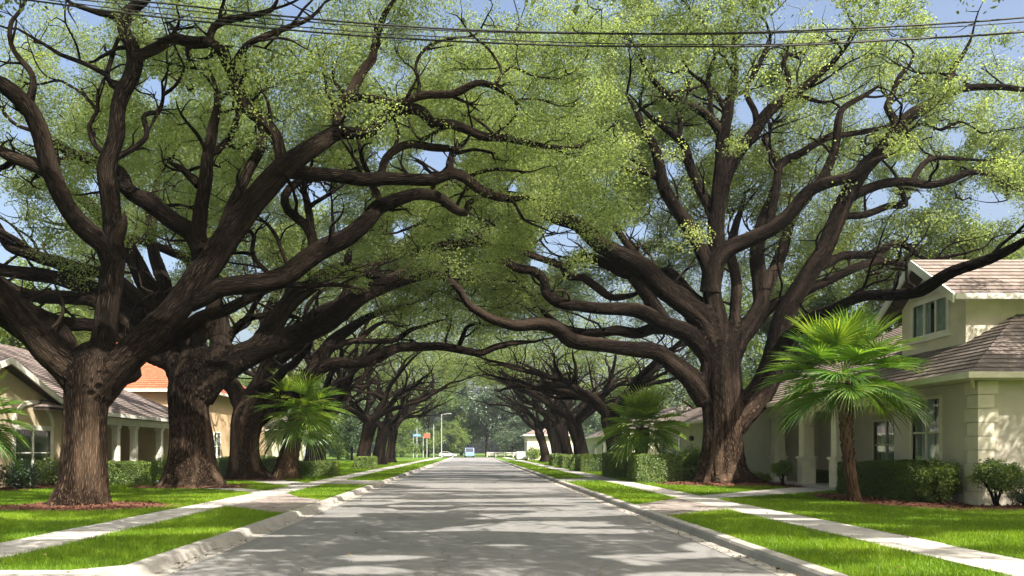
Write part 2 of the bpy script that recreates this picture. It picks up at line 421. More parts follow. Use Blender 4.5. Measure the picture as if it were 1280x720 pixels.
PAVE_POLYS = []                             # where no grass grows
def slab(name, poly, mat, z, joints=None):
    b = BM()
    b.prism([(x, y, z - 0.08) for x, y in poly], (0, 0, 0.08))
    o = tag(b.build(name, mat), kind='structure')
    PAVE_POLYS.append(np.array(poly)); return o
def sidewalk(sx, x0, x1):
    b = BM(); rng = R(11 + sx); y = -10.0
    while y < FAR - 2:
        j = rng.normal() * 0.004
        b.prism([(sx * x0, y + 0.008, GZ + 0.006 + j), (sx * x1, y + 0.008, GZ + 0.006 + j), (sx * x1, y + 1.492, GZ + 0.006 + j), (sx * x0, y + 1.492, GZ + 0.006 + j)], (0, 0, -0.1))
        y += 1.5
    PAVE_POLYS.append(np.array([(sx * x0, -10), (sx * x1, -10), (sx * x1, FAR), (sx * x0, FAR)]))
    return tag(b.build('sidewalk', M['concrete']), kind='structure')
sidewalk(-1, 6.42, 7.5)
sidewalk(1, 6.33, 7.4)
def driveway_apron(poly, n=1):
    return slab('driveway', poly, M['pavers'], GZ + 0.008)
driveway_apron([(KX + 0.225, 18.0), (6.325, 19.9), (6.325, 24.6), (5.6, 23.4), (KX + 0.225, 21.6)])
driveway_apron([(-KX - 0.225, 18.7), (-6.41, 20.9), (-6.41, 27.6), (-5.4, 25.0), (-KX - 0.225, 23.6)])
slab('garden_path', [(7.41, 24.2), (7.41, 26.0), (13.1, 32.2), (13.45, 30.6), (13.4, 29.4)], M['concrete'], GZ + 0.004)
slab('garden_path', [(-7.51, 27.6), (-7.51, 29.2), (-17.4, 41.5), (-18.2, 40.0)], M['concrete'], GZ + 0.004)
slab('driveway', [(-7.51, 33.0), (-7.51, 36.2), (-17.8, 55.0), (-18.6, 51.0)], M['concrete'], GZ + 0.004)
slab('driveway', [(-KX - 0.225, 34.0), (-6.41, 35.0), (-6.41, 40.0), (-KX - 0.225, 38.5)], M['concrete'], GZ + 0.004)
slab('driveway', [(KX + 0.225, 38.0), (6.325, 39.5), (6.325, 43.0), (KX + 0.225, 41.5)], M['concrete'], GZ + 0.004)
slab('driveway', [(-KX - 0.225, 4.0), (-40, 4.0), (-40, 9.75), (-4.9, 9.75), (-KX - 0.225, 10.2)], M['concrete'], GZ + 0.012)

k = NT('haze_air')
pv = k.n('ShaderNodeVolumePrincipled', {'Color': c4(0.86, 0.93, 1.0), 'Density': 0.00028, 'Anisotropy': 0.2})
k.t.links.new(pv.outputs[0], k.out.inputs['Volume'])
b = BM(); b.box(-310, 310, -80, 400, -1.1, 34); tag(b.build('haze', k.m), kind='stuff')

BEDS = []
def mulch_bed(name, cx, cy, rx, ry, seed, mound=0.07):
    """a shallow mound with loose bark chips lying on it"""
    rng = R(seed)
    nr, na = 10, 56
    th = np.arange(na) * 2 * math.pi / na
    edge = 1 + 0.14 * np.sin(2 * th + seed) + 0.08 * np.sin(5 * th + seed * 2) + 0.03 * rng.normal(size=na)
    def h(r): return GZ - 0.04 + mound * (1 - r ** 2) + 0.035
    V = []; F = []
    for i in range(nr + 1):
        r = (i + 0.02) / nr
        V.append(np.stack([np.cos(th) * r * edge * rx, np.sin(th) * r * edge * ry, np.full(na, h(r)) + rng.normal(size=na) * 0.008], 1))
    V = np.vstack(V)
    for i in range(nr):
        a = np.arange(na) + i * na; c = np.roll(np.arange(na), -1)
        F.append(np.stack([a, c + i * na, c + (i + 1) * na, a + na], 1)[:, ::-1])
    F = np.vstack(F)
    n = int(260 * rx * ry)
    rr = np.sqrt(rng.random(n)) * 1.03; a = rng.random(n) * 2 * math.pi
    e = np.interp(a, np.append(th, 2 * math.pi), np.append(edge, edge[0]))
    C = np.stack([np.cos(a) * rr * e * rx, np.sin(a) * rr * e * ry, h(rr) + 0.012], 1)
    d = rng.normal(size=(n, 3)); d[:, 2] *= 0.3; d /= np.linalg.norm(d, axis=1)[:, None]
    s = np.cross(d, [0, 0, 1]); s /= np.linalg.norm(s, axis=1)[:, None] + 1e-6
    l = (0.03 + 0.05 * rng.random(n))[:, None]; wv = (0.012 + 0.015 * rng.random(n))[:, None]
    Q = np.stack([C - d * l - s * wv, C + d * l - s * wv, C + d * l + s * wv, C - d * l + s * wv], 1).reshape(-1, 3)
    F2 = np.arange(n * 4).reshape(-1, 4) + len(V)
    me = numesh(name, np.vstack([V, Q]), np.vstack([F, F2]), [M['mulch']])
    o = tag(link(name, me, None, (cx, cy, 0)), kind='stuff')
    BEDS.append((cx, cy, rx, ry)); return o

# ------------------------------------------------------------------ live oaks
CLEAR = []                                  # (x0,x1,y0,y1,z0,z1) kept free of foliage: the houses
GAPS = [(700, 298, 26), (545, 200, 26), (480, 196, 12), (200, 322, 26), (298, 428, 24), (85, 80, 14), (118, 22, 14), (190, 108, 14),
        (372, 16, 24), (598, 6, 12), (640, 6, 14), (938, 140, 22), (835, 215, 14), (925, 285, 18), (1095, 125, 16), (1135, 140, 14), (1195, 175, 14),
        (1240, 258, 26), (1095, 250, 18), (1150, 250, 16), (1030, 12, 18), (1180, 8, 22), (1010, 240, 10), (25, 165, 14), (60, 340, 16), (15, 265, 12), (120, 235, 10), (670, 330, 10), (500, 290, 10), (395, 245, 14), (640, 235, 8), (1270, 20, 20), (800, 290, 12), (205, 125, 10)]
GP = np.array(GAPS, float)
def in_gap(P, k=1.0, extra=0.0):
    d = np.maximum(P[:, 1], 1.0)
    px = VPX + P[:, 0] / d * FPX; py = VPY - (P[:, 2] - CAM_Z) / d * FPX
    q = np.hypot(px[:, None] - GP[None, :, 0], (py[:, None] - GP[None, :, 1]) * 1.15)
    return (q < GP[None, :, 2] * k + extra / d[:, None] * FPX).any(1)
SUNLIT = [(-9.9, 20.6, 1.0, 1.5), (-10.0, 21.0, 3.0, 1.2), (12.0, 34.4, 1.2, 1.3), (11.0, 23.7, 5.0, 1.4), (10.6, 23.7, 4.5, 1.2), (8.4, 39.6, 3.3, 1.7), (-9.2, 41.0, 4.2, 1.6), (-9.8, 40.6, 0.5, 0.9),
          (-14.9, 34.4, 0.9, 1.4), (-8.8, 45.4, 0.8, 1.3), (8.9, 37.4, 1.0, 1.0), (13.0, 22.0, 1.0, 0.6), (13.4, 20.5, 0.9, 0.6), (-8.5, 64, 0.8, 1.5), (16.6, 24.0, 6.0, 1.5), (-15.8, 27.5, 3.0, 0.9), (17, 22.5, 4.6, 1.2)]
def sun_gap(P):
    k = (P[:, 2] - GZ) / SUN_DIR.z
    gx, gy = P[:, 0] - SUN_DIR.x * k, P[:, 1] - SUN_DIR.y * k
    q = np.stack([gx * 0.20, gy * 0.62, 0 * gx + 3.3], 1)
    v = 0.52 * vnoise(q, 1.0) + 0.48 * vnoise(q * np.array([2.6, 2.2, 1]) + 7.7, 1.0)
    lit = v > SUN_T - 0.10 * np.clip((gy - 26) / 30, 0, 1)
    for x, y, z, r in SUNLIT:
        kk = (z - GZ) / SUN_DIR.z
        lit |= (gx - (x - SUN_DIR.x * kk)) ** 2 + ((gy - (y - SUN_DIR.y * kk)) * 1.2) ** 2 < r * r
    return lit
SUN_T = 0.565
def blocked(P):
    m = np.zeros(len(P), bool)
    for x0, x1, y0, y1, z0, z1 in CLEAR:
        m |= (P[:, 0] > x0) & (P[:, 0] < x1) & (P[:, 1] > y0) & (P[:, 1] < y1) & (P[:, 2] > z0) & (P[:, 2] < z1)
    return m

def fused(t, base, voxel, root):
    """trunk and the first stretch of its limbs grown into one skin with rounded crotches"""
    from mathutils.kdtree import KDTree
    V, F, B = t.arrays(); TI = np.concatenate(t.I)
    me = numesh('trunk_parts', V - base, F, [M['bark']])
    o = bpy.data.objects.new('trunk_parts', me); COL.objects.link(o)
    md = o.modifiers.new('r', 'REMESH'); md.mode = 'VOXEL'; md.voxel_size = voxel
    dg = bpy.context.evaluated_depsgraph_get(); dg.update()
    m2 = bpy.data.meshes.new_from_object(o.evaluated_get(dg))
    bpy.data.objects.remove(o); bpy.data.meshes.remove(me)
    bm = bmesh.new(); bm.from_mesh(m2)
    seen = set(); parts = []
    for v in bm.verts:
        if v.index in seen: continue
        st = [v]; seen.add(v.index); isl = []
        while st:
            q = st.pop(); isl.append(q)
            for ed in q.link_edges:
                o2 = ed.other_vert(q)
                if o2.index not in seen: seen.add(o2.index); st.append(o2)
        parts.append(isl)
    parts.sort(key=len)
    for isl in parts[:-1]: bmesh.ops.delete(bm, geom=isl, context='VERTS')
    for _ in range(5): bmesh.ops.smooth_vert(bm, verts=bm.verts, factor=0.5, use_axis_x=True, use_axis_y=True, use_axis_z=True)
    bm.normal_update()
    for v in bm.verts: v.co += v.normal * voxel * 0.22
    bm.to_mesh(m2); bm.free(); m2.name = 'trunk'
    kd = KDTree(len(V))
    for i, p in enumerate(V - base): kd.insert(p, i)
    kd.balance()
    n = len(m2.vertices); co = np.zeros(n * 3, np.float32); m2.vertices.foreach_get('co', co); co = co.reshape(-1, 3)
    A = np.zeros((n, 3), np.float32)
    for i in range(n):
        near = kd.find_n(co[i], 10); t0 = TI[near[0][1]]; w_ = 0; a = 0; dm = near[0][2]
        for q, k, d in near:
            if TI[k] == t0:
                e = math.exp(-((d - dm) / (0.6 * voxel + 0.05)) ** 2); a = a + B[k] * e; w_ += e
        A[i] = a / w_
    nv = np.zeros(n * 3, np.float32); m2.vertices.foreach_get('normal', nv); nv = nv.reshape(-1, 3)
    rd = 1 - np.abs(2 * vnoise(A * np.array([1, 1, 0.8]), 7.0) - 1); rd2 = vnoise(A, 2.2) - 0.5; rd3 = 1 - np.abs(2 * vnoise(A, 15.0) - 1)
    co += nv * ((rd - 0.6) * 0.05 + rd2 * 0.07 + (rd3 - 0.6) * 0.02)[:, None] * min(1.0, voxel * 25)
    m2.vertices.foreach_set('co', co.ravel()); m2.update()
    at = m2.attributes.new('bark', 'FLOAT_VECTOR', 'POINT'); at.data.foreach_set('vector', A.ravel())
    zz = co[:, 2]
    lit_attr = m2.attributes.new('lit_base', 'FLOAT', 'POINT'); lit_attr.data.foreach_set('value', np.clip((4.6 - zz + 2.0 * (vnoise(A, 1.5) - 0.5)) / 2.6, 0, 1).astype(np.float32) ** 1.3)  # mask for the painted sunlight on trunk bases, fading out with height
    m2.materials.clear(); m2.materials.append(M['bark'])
    m2.polygons.foreach_set('use_smooth', np.full(len(m2.polygons), True))
    return link('trunk', m2, root)

def crown_points(rng, n, env, dmin, nth=0.42, nscale=0.3, gaps=True, front=None, fp=0.05, fph=0.0):
    cx, cy, rx, ry, zb, zt = env[:6]; droop = env[6] if len(env) > 6 else 2.0
    N = n * 40
    u = rng.random((N, 2)) * 2 - 1; r2 = (u ** 2).sum(1); u = u[r2 < 1]; r2 = r2[r2 < 1]; r = np.sqrt(r2)
    lump = 0.85 + 0.3 * vnoise(np.stack([u[:, 0] * 2.2, u[:, 1] * 2.2, 0 * r], 1) + cx, 1.0)
    zc = zb + 0.9 * (1 - r2) - droop * r ** 3
    top = zb + (zt - zb) * np.sqrt(1 - r2 ** 2) * lump + 0.4
    z = zc + np.maximum(top - zc, 0.5) * rng.random(len(r))
    P = np.stack([cx + u[:, 0] * rx, cy + u[:, 1] * ry, z], 1)
    k = vnoise(P, nscale) * 0.7 + vnoise(P, nscale * 2.3) * 0.3
    P = P[k > nth]
    if len(P) == 0: return np.zeros((0, 3))
    P = P[~blocked(P)]
    if front is not None:
        low = (P[:, 2] < CAM_Z + 0.57 * P[:, 1] + 0.6) & (P[:, 1] < front + 1.2 * (vnoise(P, 0.25) - 0.5))
        t = np.clip(((P[:, 2] - zb) / (zt - zb) - 0.1) / 0.45, 0, 1)
        P = P[~(low & (rng.random(len(P)) > fp + fph * t))]
    if gaps: P = P[~in_gap(P, 1.0, 0.30)]
    out = np.zeros((n, 3)); c = 0
    for p in P:
        if c and (((out[:c] - p) ** 2).sum(1) < dmin * dmin).any(): continue
        out[c] = p; c += 1
        if c == n: break
    return out[:c]

def connect(rng, nodes, C, tubes, k0=0.0065, rmax=0.06):
    """grow a thin twig from the nearest limb or twig to each clump"""
    n = len(C)
    cap = len(nodes) + n * 4
    X = np.zeros((cap, 3)); X[:len(nodes)] = nodes; own = np.full(cap, -1); m = len(nodes)
    D = np.array([((nodes - c) ** 2).sum(1).min() for c in C])
    order = np.argsort(D)
    par = np.full(n, -1); path = [None] * n
    for i in order:
        c = C[i]
        d = np.linalg.norm(X[:m] - c, axis=1) + 0.25 * np.maximum(0, X[:m, 2] - c[2])
        j = int(d.argmin()); p = X[j]; par[i] = own[j]
        dist = np.linalg.norm(c - p)
        w_ = rng.normal(size=(2, 3)) * 0.14 * dist
        a = p + (c - p) * 0.33 + w_[0] - np.array([0, 0, 0.05 * dist]); e = p + (c - p) * 0.68 + w_[1]
        path[i] = np.array([p, a, e, c])
        for q in (a, e, c):
            X[m] = q; own[m] = i; m += 1
    cnt = np.ones(n)
    for i in order[::-1]:
        if par[i] >= 0: cnt[par[i]] += cnt[i]
    for i in range(n):
        r0 = min(rmax, k0 * math.sqrt(cnt[i]) + 0.004); r1 = max(0.006, r0 * 0.35)
        rows = np.column_stack([path[i], [r0, r0 * 0.8, r0 * 0.55, r1]])
        tubes.add(smooth_path(rows, 0.35), 5, 0, i % 17)
    return cnt

def wiggle(p, rng, amp):
    n = len(p); L = np.concatenate([[0], np.cumsum(np.linalg.norm(np.diff(p[:, :3], axis=0), axis=1))])
    q = np.stack([L * 0.8, np.full(n, rng.random() * 50), np.zeros(n)], 1)
    for k in range(3):
        q2 = q.copy(); q2[:, 2] = k * 9.3
        f = (vnoise(q2, 0.9) - 0.5) * amp + (vnoise(q2, 2.1) - 0.5) * amp * 0.35
        p[:, k] += f * np.minimum(1, L / 1.5) * (0.6 if k == 2 else 1)
    return p

def grow(rng, p0, d0, length, r0, flat=0.05, wob=0.35, step=0.9, level=0.22):
    """a wandering limb: starts along d0 and levels out as it goes"""
    p = np.array(p0, float); d = np.array(d0, float); d /= np.linalg.norm(d)
    rows = [np.append(p, r0)]; n = max(3, int(length / step))
    for i in range(n):
        t = (i + 1) / n
        d = d + rng.normal(size=3) * wob * np.array([1, 1, 0.9]); d[2] += (flat - d[2]) * level
        d /= np.linalg.norm(d)
        p = p + d * step
        rows.append(np.append(p, r0 * (1 - t) ** 0.75 + 0.02))
    return np.array(rows)

def oak(label, base, trunk_rows, limbs, env, seed, nclump, per, leaf, dmin, group='live oaks arching over the street',
        extra=(), clump_r=(0.55, 1.0), nth=0.42, sides=28, flute=0.15, gaps=True, tintbias=0.0, mat='oak', rootmap=None, front=None, fp=0.05, cap=None, nscale=0.3, twigs=1.0, blend=0.0, fph=0.0):
    rng = R(seed); base = np.array(base, float)
    root = thing('live_oak', label, 'tree', tuple(base), group)
    trunk_rows = np.asarray(trunk_rows, float)
    e = trunk_rows[-1]; dv = e[:3] - trunk_rows[-2, :3]; dv /= np.linalg.norm(dv)
    dome = [np.append(e[:3] + dv * e[3] * k, e[3] * q) for k, q in ((0.45, 0.86), (0.8, 0.6), (1.0, 0.3), (1.05, 0.05))]
    t = Tubes(); tp = smooth_path(np.vstack([trunk_rows, dome]), 0.14)
    ph = rng.random() * 6
    t.add(tp, sides, 0.05, seed % 13, lambda th, L: 1 + flute * np.exp(-L / 1.0) * (np.sin(5 * th + ph) + 0.6 * np.sin(8 * th + 2 * ph)) + 0.045 * np.sin(4 * th + ph + L * 0.35) + 0.02 * np.sin(11 * th + L * 0.5) + 0.012 * np.sin(23 * th + L), cap=True)
    nodes = []
    def put(rows, nm, sd, start=0.3, flare=0.12):
        p = smooth_path(rows, 0.22)
        Ls = np.arange(len(p)) * 0.22; p[:, 3] *= 1 + flare * np.exp(-Ls / (2.2 * p[0, 3] + 0.05))
        p = wiggle(p, rng, 0.10 + 0.5 * min(0.12, p[0, 3]))
        tt = Tubes(); tt.add(p, 14 if p[0, 3] > 0.12 else 8, 0.10, sd)
        k = int(len(p) * start); nodes.append(p[k::2, :3])
        j = max(3, int(len(p) * max(0.3, start)))
        while twigs and j < len(p):
            tip = j >= len(p) - 2
            jj = min(j, len(p) - 1); d = p[jj, :3] - p[jj - 2, :3]; d /= np.linalg.norm(d) + 1e-9
            if tip: d = d + rng.normal(size=3) * 0.25; r0 = p[jj, 3]
            else: d = d * 0.55 + rng.normal(size=3) * np.array([0.6, 0.45, 0.4]) + np.array([0, 0.15, 0.5]); r0 = min(p[jj, 3] * 0.45, 0.06)
            g = grow(rng, p[jj, :3], d, (1.3 + 2.2 * rng.random()) * twigs, max(r0, 0.014), 0.25, 0.28, 0.42 * twigs)
            g[:, 3] = r0 * (1 - np.linspace(0, 1, len(g))) ** 0.8 + 0.007
            q = smooth_path(g, 0.25); tt.add(q, 6, 0.08, sd + 3); nodes.append(q[1::2, :3])
            for _ in range(2):
                m = int(len(g) * (0.3 + 0.4 * rng.random())); d2 = d + rng.normal(size=3) * 0.7; d2[2] += 0.2
                g2 = grow(rng, g[m, :3], d2, (0.6 + 0.9 * rng.random()) * twigs, g[m, 3] * 0.7, 0.2, 0.4, 0.3 * twigs)
                g2[:, 3] = g[m, 3] * 0.7 * (1 - np.linspace(0, 1, len(g2))) + 0.005
                q = smooth_path(g2, 0.3); tt.add(q, 5, 0, sd + 5); nodes.append(q[1::2, :3])
            if tip: break
            j = min(j + int((0.9 + 1.1 * rng.random()) * twigs / 0.22), len(p) - 1)
        tt.build('limb', M['bark'], root, base)
        return p
    for i, (nm, par, dz, pts) in enumerate(limbs):
        q = np.array(pts, float)
        if par == 'trunk' and 'trunk' not in rootmap: pd = base[1]
        ps, pr = rootmap[par]
        j = np.hypot(ps[:, 0] - q[0, 0], ps[:, 1] - q[0, 1]).argmin(); d0 = pr[j]
        s = np.concatenate([[0], np.cumsum(np.hypot(*np.diff(q[:, :2], axis=0).T))]); s /= s[-1]
        dep = d0 + dz * s ** 1.25 if not isinstance(dz, list) else np.array(dz, float)
        rows = np.array([np.append(upt(a, c, d), w_ * 0.41 * d / FPX) for (a, c, w_), d in zip(q, dep)])
        rootmap[nm] = (q[:, :2], dep)
        p = put(rows, nm, i + 1, 0.3 if par == 'trunk' else 0.1)
        if blend and p[0, 3] > 0.12: t.add(p[:max(5, int(2.6 / 0.22))], 14, 0.06, i + 1, cap=True)
    for i, rows in enumerate(extra):
        p = put(rows, 'x', i + 40, 0.3)
        if blend: t.add(p[:8], 12, 0.06, i + 40, cap=True)
    if blend: fused(t, base, blend, root)
    else: t.build('trunk', M['bark'], root, base)
    nodes = np.vstack(nodes)
    C = crown_points(rng, nclump, env, dmin, nth, gaps=gaps, front=front, fp=fp, nscale=nscale, fph=fph)
    if cap: C = np.vstack([C, crown_points(rng, cap[0], cap[1], 0.85, 0.5, 0.17, gaps=False, front=99, fp=0)])
    tw = Tubes(); connect(rng, nodes, C, tw)
    rad = clump_r[0] + (clump_r[1] - clump_r[0]) * rng.random(len(C))
    tint0 = 0.42 + tintbias + 0.5 * (vnoise(C, 0.35) - 0.5) + 0.12 * rng.normal(size=len(C))
    V, F, T = leaf_quads(C, rad, per, leaf[0], leaf[1], rng, tint0=tint0)
    if True:
        cen = V.reshape(-1, 4, 3).mean(1)
        keep = ~(in_gap(cen, 0.8) & (rng.random(len(cen)) < 0.9)) & ~blocked(cen) & ~(sun_gap(cen) & (rng.random(len(cen)) < 0.985))
        V = V.reshape(-1, 4, 3)[keep].reshape(-1, 3); T = T.reshape(-1, 4)[keep].ravel(); F = np.arange(len(V)).reshape(-1, 4)
    V2, F2, B2 = tw.arrays()
    nv = len(V)
    me = numesh('crown', np.vstack([V, V2]) - base, np.vstack([F, F2 + nv]), [M[mat], M['bark']],
                {'tint': ('FLOAT', np.concatenate([T, np.zeros(len(V2))])), 'bark': ('FLOAT_VECTOR', np.vstack([np.zeros((nv, 3)), B2]))},
                np.concatenate([np.zeros(len(F)), np.ones(len(F2))]))
    link('crown', me, root)
    return root

def rows_px(pts, d):                        # trunk traced at one distance
    return np.array([np.append(upt(a, c, d), w_ * (0.43, 0.42, 0.395, 0.37)[min(i, 3)] * d / FPX) for i, (a, c, w_) in enumerate(pts)])
def tmap(pts, d):
    q = np.array(pts, float); return {'trunk': (q[:, :2], np.full(len(q), float(d)))}

# houses keep clear of leaves
CLEAR += [(12.2, 34, 19.5, 42, 0, 4.6), (13.4, 34, 21, 42, 4.5, 7.2), (13.9, 25, 22.5, 29.0, 4, 8.4), (14.5, 40, 41, 68, 0, 6), (-40, -17.3, 24, 54, 0, 6.5),
          (-40, -18, 54, 76, 0, 12.5), (-6, 6, 0, 400, 0, 5.5)]

# --- nearest oak of the left row
D1 = 21.2
tr = [(97, 652, 118), (98, 643, 108), (100, 630, 90), (103, 606, 78), (106, 565, 69), (108, 525, 66), (110, 495, 70), (113, 472, 76), (116, 455, 70)]
L1 = [
 ('A', 'trunk', -2.5, [(110, 482, 52), (87, 458, 48), (59, 432, 44), (35, 405, 40), (10, 376, 38), (-12, 352, 34), (-45, 318, 28), (-95, 290, 22), (-150, 275, 12)]),
 ('B', 'trunk', 0.2, [(116, 474, 46), (124, 448, 38), (131, 420, 33), (135, 380, 32), (139, 345, 34), (143, 322, 34)]),
 ('B1', 'B', -1.0, [(143, 330, 34), (132, 308, 32), (117, 295, 30), (98, 277, 28), (80, 252, 27), (67, 225, 27), (57, 197, 27), (50, 172, 26), (37, 142, 26), (20, 122, 26), (0, 107, 25), (-30, 92, 20), (-80, 70, 10)]),
 ('B1s', 'B1', 0.4, [(36, 128, 12), (42, 108, 10), (41, 92, 9), (32, 79, 9), (22, 66, 8), (14, 46, 7), (15, 27, 6), (26, 13, 5), (34, -4, 4)]),
 ('B1w', 'B1', 1.5, [(64, 218, 20), (50, 210, 20), (36, 204, 19), (14, 195, 17), (-8, 184, 14), (-50, 165, 7)]),
 ('B1x', 'B1w', 0.7, [(20, 198, 9), (8, 207, 9), (-10, 213, 6)]),
 ('B2', 'B', 0.6, [(143, 322, 30), (141, 292, 27), (138, 262, 27), (135, 235, 27), (133, 213, 27), (140, 192, 26), (146, 170, 24), (147, 145, 23), (152, 117, 23), (162, 97, 24), (167, 77, 24), (162, 55, 20), (156, 36, 19), (162, 17, 18), (180, 2, 15), (198, -22, 8)]),
 ('B2a', 'B2', 1.2, [(147, 110, 12), (139, 104, 9), (134, 94, 8), (137, 72, 7), (142, 55, 6), (147, 44, 5)]),
 ('B2b', 'B2a', 1.0, [(134, 94, 8), (117, 84, 7), (100, 77, 7), (77, 69, 6), (55, 55, 5), (37, 44, 4), (22, 36, 3)]),
 ('B2c', 'B2', -0.3, [(160, 40, 11), (150, 27, 11), (140, 20, 10), (125, 17, 9), (107, 11, 7)]),
 ('B2d', 'B2', -1.2, [(166, 75, 17), (178, 68, 16), (195, 60, 16), (217, 48, 15), (240, 51, 15), (258, 51, 15)]),
 ('B2e', 'B2', 0.6, [(140, 200, 9), (156, 192, 8), (172, 182, 8), (184, 170, 8), (184, 158, 8), (180, 146, 8), (187, 141, 7), (199, 139, 7), (204, 127, 6), (205, 115, 5), (203, 103, 3)]),
 ('B2f', 'B2e', 0.2, [(205, 118, 5), (213, 112, 5), (222, 104, 3)]),
 ('B2g', 'B2', 0.9, [(136, 196, 9), (118, 180, 8), (114, 156, 7), (125, 138, 6), (125, 120, 5), (130, 106, 3)]),
 ('B2h', 'B2g', 0.6, [(122, 140, 5), (107, 120, 5), (88, 106, 4), (75, 100, 4), (58, 102, 3)]),
 ('C', 'trunk', 2.2, [(118, 490, 52), (135, 472, 48), (155, 450, 44), (180, 426, 44), (213, 392, 44), (238, 358, 43), (258, 328, 42), (279, 300, 40), (303, 274, 39), (330, 242, 38), (350, 215, 35), (372, 197, 30), (392, 184, 27), (412, 171, 24), (421, 160, 18), (417, 146, 17), (419, 134, 17), (433, 122, 17), (445, 102, 16), (457, 86, 15), (467, 76, 13), (469, 58, 11), (475, 35, 10), (480, 20, 9), (494, 2, 6), (510, -20, 4)]),
 ('D', 'C', -1.0, [(352, 200, 18), (350, 186, 17), (345, 169, 17), (331, 154, 18), (314, 143, 18), (300, 126, 18), (293, 102, 17), (283, 80, 17), (273, 60, 16), (258, 52, 15)]),
 ('D1', 'D', 0.6, [(260, 54, 11), (264, 42, 11), (268, 33, 11), (280, 26, 11), (300, 21, 10), (322, 17, 9), (337, 12, 7), (345, 2, 5), (347, -12, 3)]),
 ('D2', 'D', 0.9, [(285, 82, 10), (292, 79, 10), (300, 69, 10), (309, 57, 9), (325, 48, 9), (346, 41, 9), (363, 34, 8), (381, 28, 6), (396, 16, 5), (408, 2, 3)]),
 ('D3', 'D2', 0.2, [(309, 58, 4), (322, 58, 3), (342, 64, 2)]),
 ('C1', 'C', 2.2, [(415, 168, 20), (430, 166, 18), (457, 166, 17), (473, 154, 17), (488, 139, 17), (510, 134, 16), (527, 138, 16), (539, 152, 15), (562, 154, 14), (586, 163, 13), (606, 171, 13), (632, 173, 12), (656, 179, 10), (679, 185, 8), (702, 186, 6), (725, 184, 3)]),
 ('C2', 'C', 0.6, [(440, 120, 14), (450, 122, 13), (475, 126, 13), (498, 130, 13), (519, 123, 12), (536, 119, 12), (562, 119, 12), (580, 112, 11), (597, 104, 10), (615, 106, 9), (632, 115, 7), (646, 125, 6), (648, 142, 3)]),
 ('C2a', 'C2', 0.5, [(521, 123, 6), (524, 104, 6), (520, 86, 5), (525, 70, 5), (540, 56, 5), (562, 50, 4), (585, 48, 3)]),
 ('C2b', 'C2', 0.3, [(618, 107, 6), (628, 92, 5), (622, 76, 4), (610, 60, 4), (600, 52, 3)]),
 ('C2c', 'C2b', 0.3, [(628, 92, 5), (640, 84, 4), (658, 92, 3), (668, 96, 2)]),
 ('C3', 'C', 2.6, [(345, 218, 22), (363, 215, 21), (390, 217, 20), (419, 219, 20), (451, 222, 20), (480, 223, 20), (510, 226, 19), (535, 227, 18), (553, 221, 18), (570, 217, 17), (585, 223, 16), (600, 236, 15), (618, 245, 14), (640, 250, 10), (655, 247, 6)]),
 ('C3a', 'C3', 1.2, [(478, 222, 12), (478, 212, 12), (483, 198, 12), (495, 186, 12), (513, 179, 12), (536, 183, 12), (556, 185, 11), (570, 186, 7), (580, 180, 4)]),
 ('C3b', 'C3', 0.3, [(562, 218, 9), (564, 203, 9), (565, 190, 8), (577, 190, 6), (594, 186, 5), (616, 190, 3)]),
 ('C4', 'C', 4.0, [(236, 376, 30), (252, 371, 29), (274, 360, 28), (302, 355, 29), (332, 352, 30), (358, 343, 31), (380, 325, 31), (404, 308, 30), (433, 296, 28), (458, 278, 26), (473, 259, 24), (493, 251, 22), (516, 243, 19), (536, 243, 17), (554, 249, 16), (568, 262, 14), (580, 266, 11), (584, 254, 9), (598, 246, 7), (612, 244, 4)]),
 ('C4a', 'C4', 0.2, [(472, 262, 10), (473, 246, 10), (466, 232, 9), (462, 224, 9)]),
 ('N', 'C4', 0.9, [(392, 312, 15), (389, 293, 15), (378, 277, 14), (363, 263, 14), (357, 245, 13), (370, 229, 13), (390, 222, 11), (402, 222, 7)]),
 ('N2', 'N', 0.2, [(389, 292, 12), (386, 268, 12), (382, 250, 11), (378, 236, 8), (380, 225, 5)]),
 ('N3', 'N2', 0.3, [(384, 262, 7), (393, 254, 7), (409, 244, 6), (428, 231, 4), (440, 222, 2)]),
 ('O', 'C4', 1.0, [(342, 350, 9), (336, 342, 8), (322, 328, 7), (316, 314, 7), (319, 297, 7), (311, 287, 6), (300, 284, 4)]),
 ('O2', 'O', 0.4, [(317, 318, 6), (303, 316, 5), (284, 318, 4), (270, 324, 3)]),
 ('O3', 'C4', 1.6, [(364, 340, 6), (354, 317, 6), (343, 293, 6), (330, 277, 5), (312, 274, 4), (296, 282, 3)]),
 ('E', 'C', 3.0, [(255, 318, 30), (240, 292, 28), (220, 278, 27), (197, 262, 26), (175, 249, 25), (157, 236, 23), (147, 215, 20), (128, 207, 19), (105, 197, 18), (84, 190, 16), (66, 176, 12), (48, 166, 7)]),
 ('F', 'C', 1.0, [(252, 325, 26), (247, 298, 23), (249, 266, 22), (255, 232, 20), (258, 200, 18), (261, 175, 17), (264, 154, 15), (269, 134, 12), (269, 114, 9), (265, 96, 6), (260, 80, 3)]),
 ('F1', 'F', 0.8, [(258, 196, 12), (273, 187, 11), (286, 175, 10), (295, 158, 10), (300, 144, 8), (312, 132, 4)]),
 ('F2', 'F', 0.5, [(248, 232, 12), (238, 222, 11), (226, 210, 9), (212, 202, 4)]),
 ('F3', 'F', 0.2, [(268, 108, 5), (256, 94, 4), (246, 86, 3), (240, 76, 2)]),
 ('G', 'C', 1.6, [(276, 300, 20), (283, 274, 18), (290, 252, 18), (299, 229, 17), (310, 209, 16), (322, 190, 15), (327, 168, 14), (322, 152, 10), (312, 140, 5)]),
]
base1 = gpt(98, 641); base1[1] = D1; base1[0] = (98 - VPX) / FPX * D1
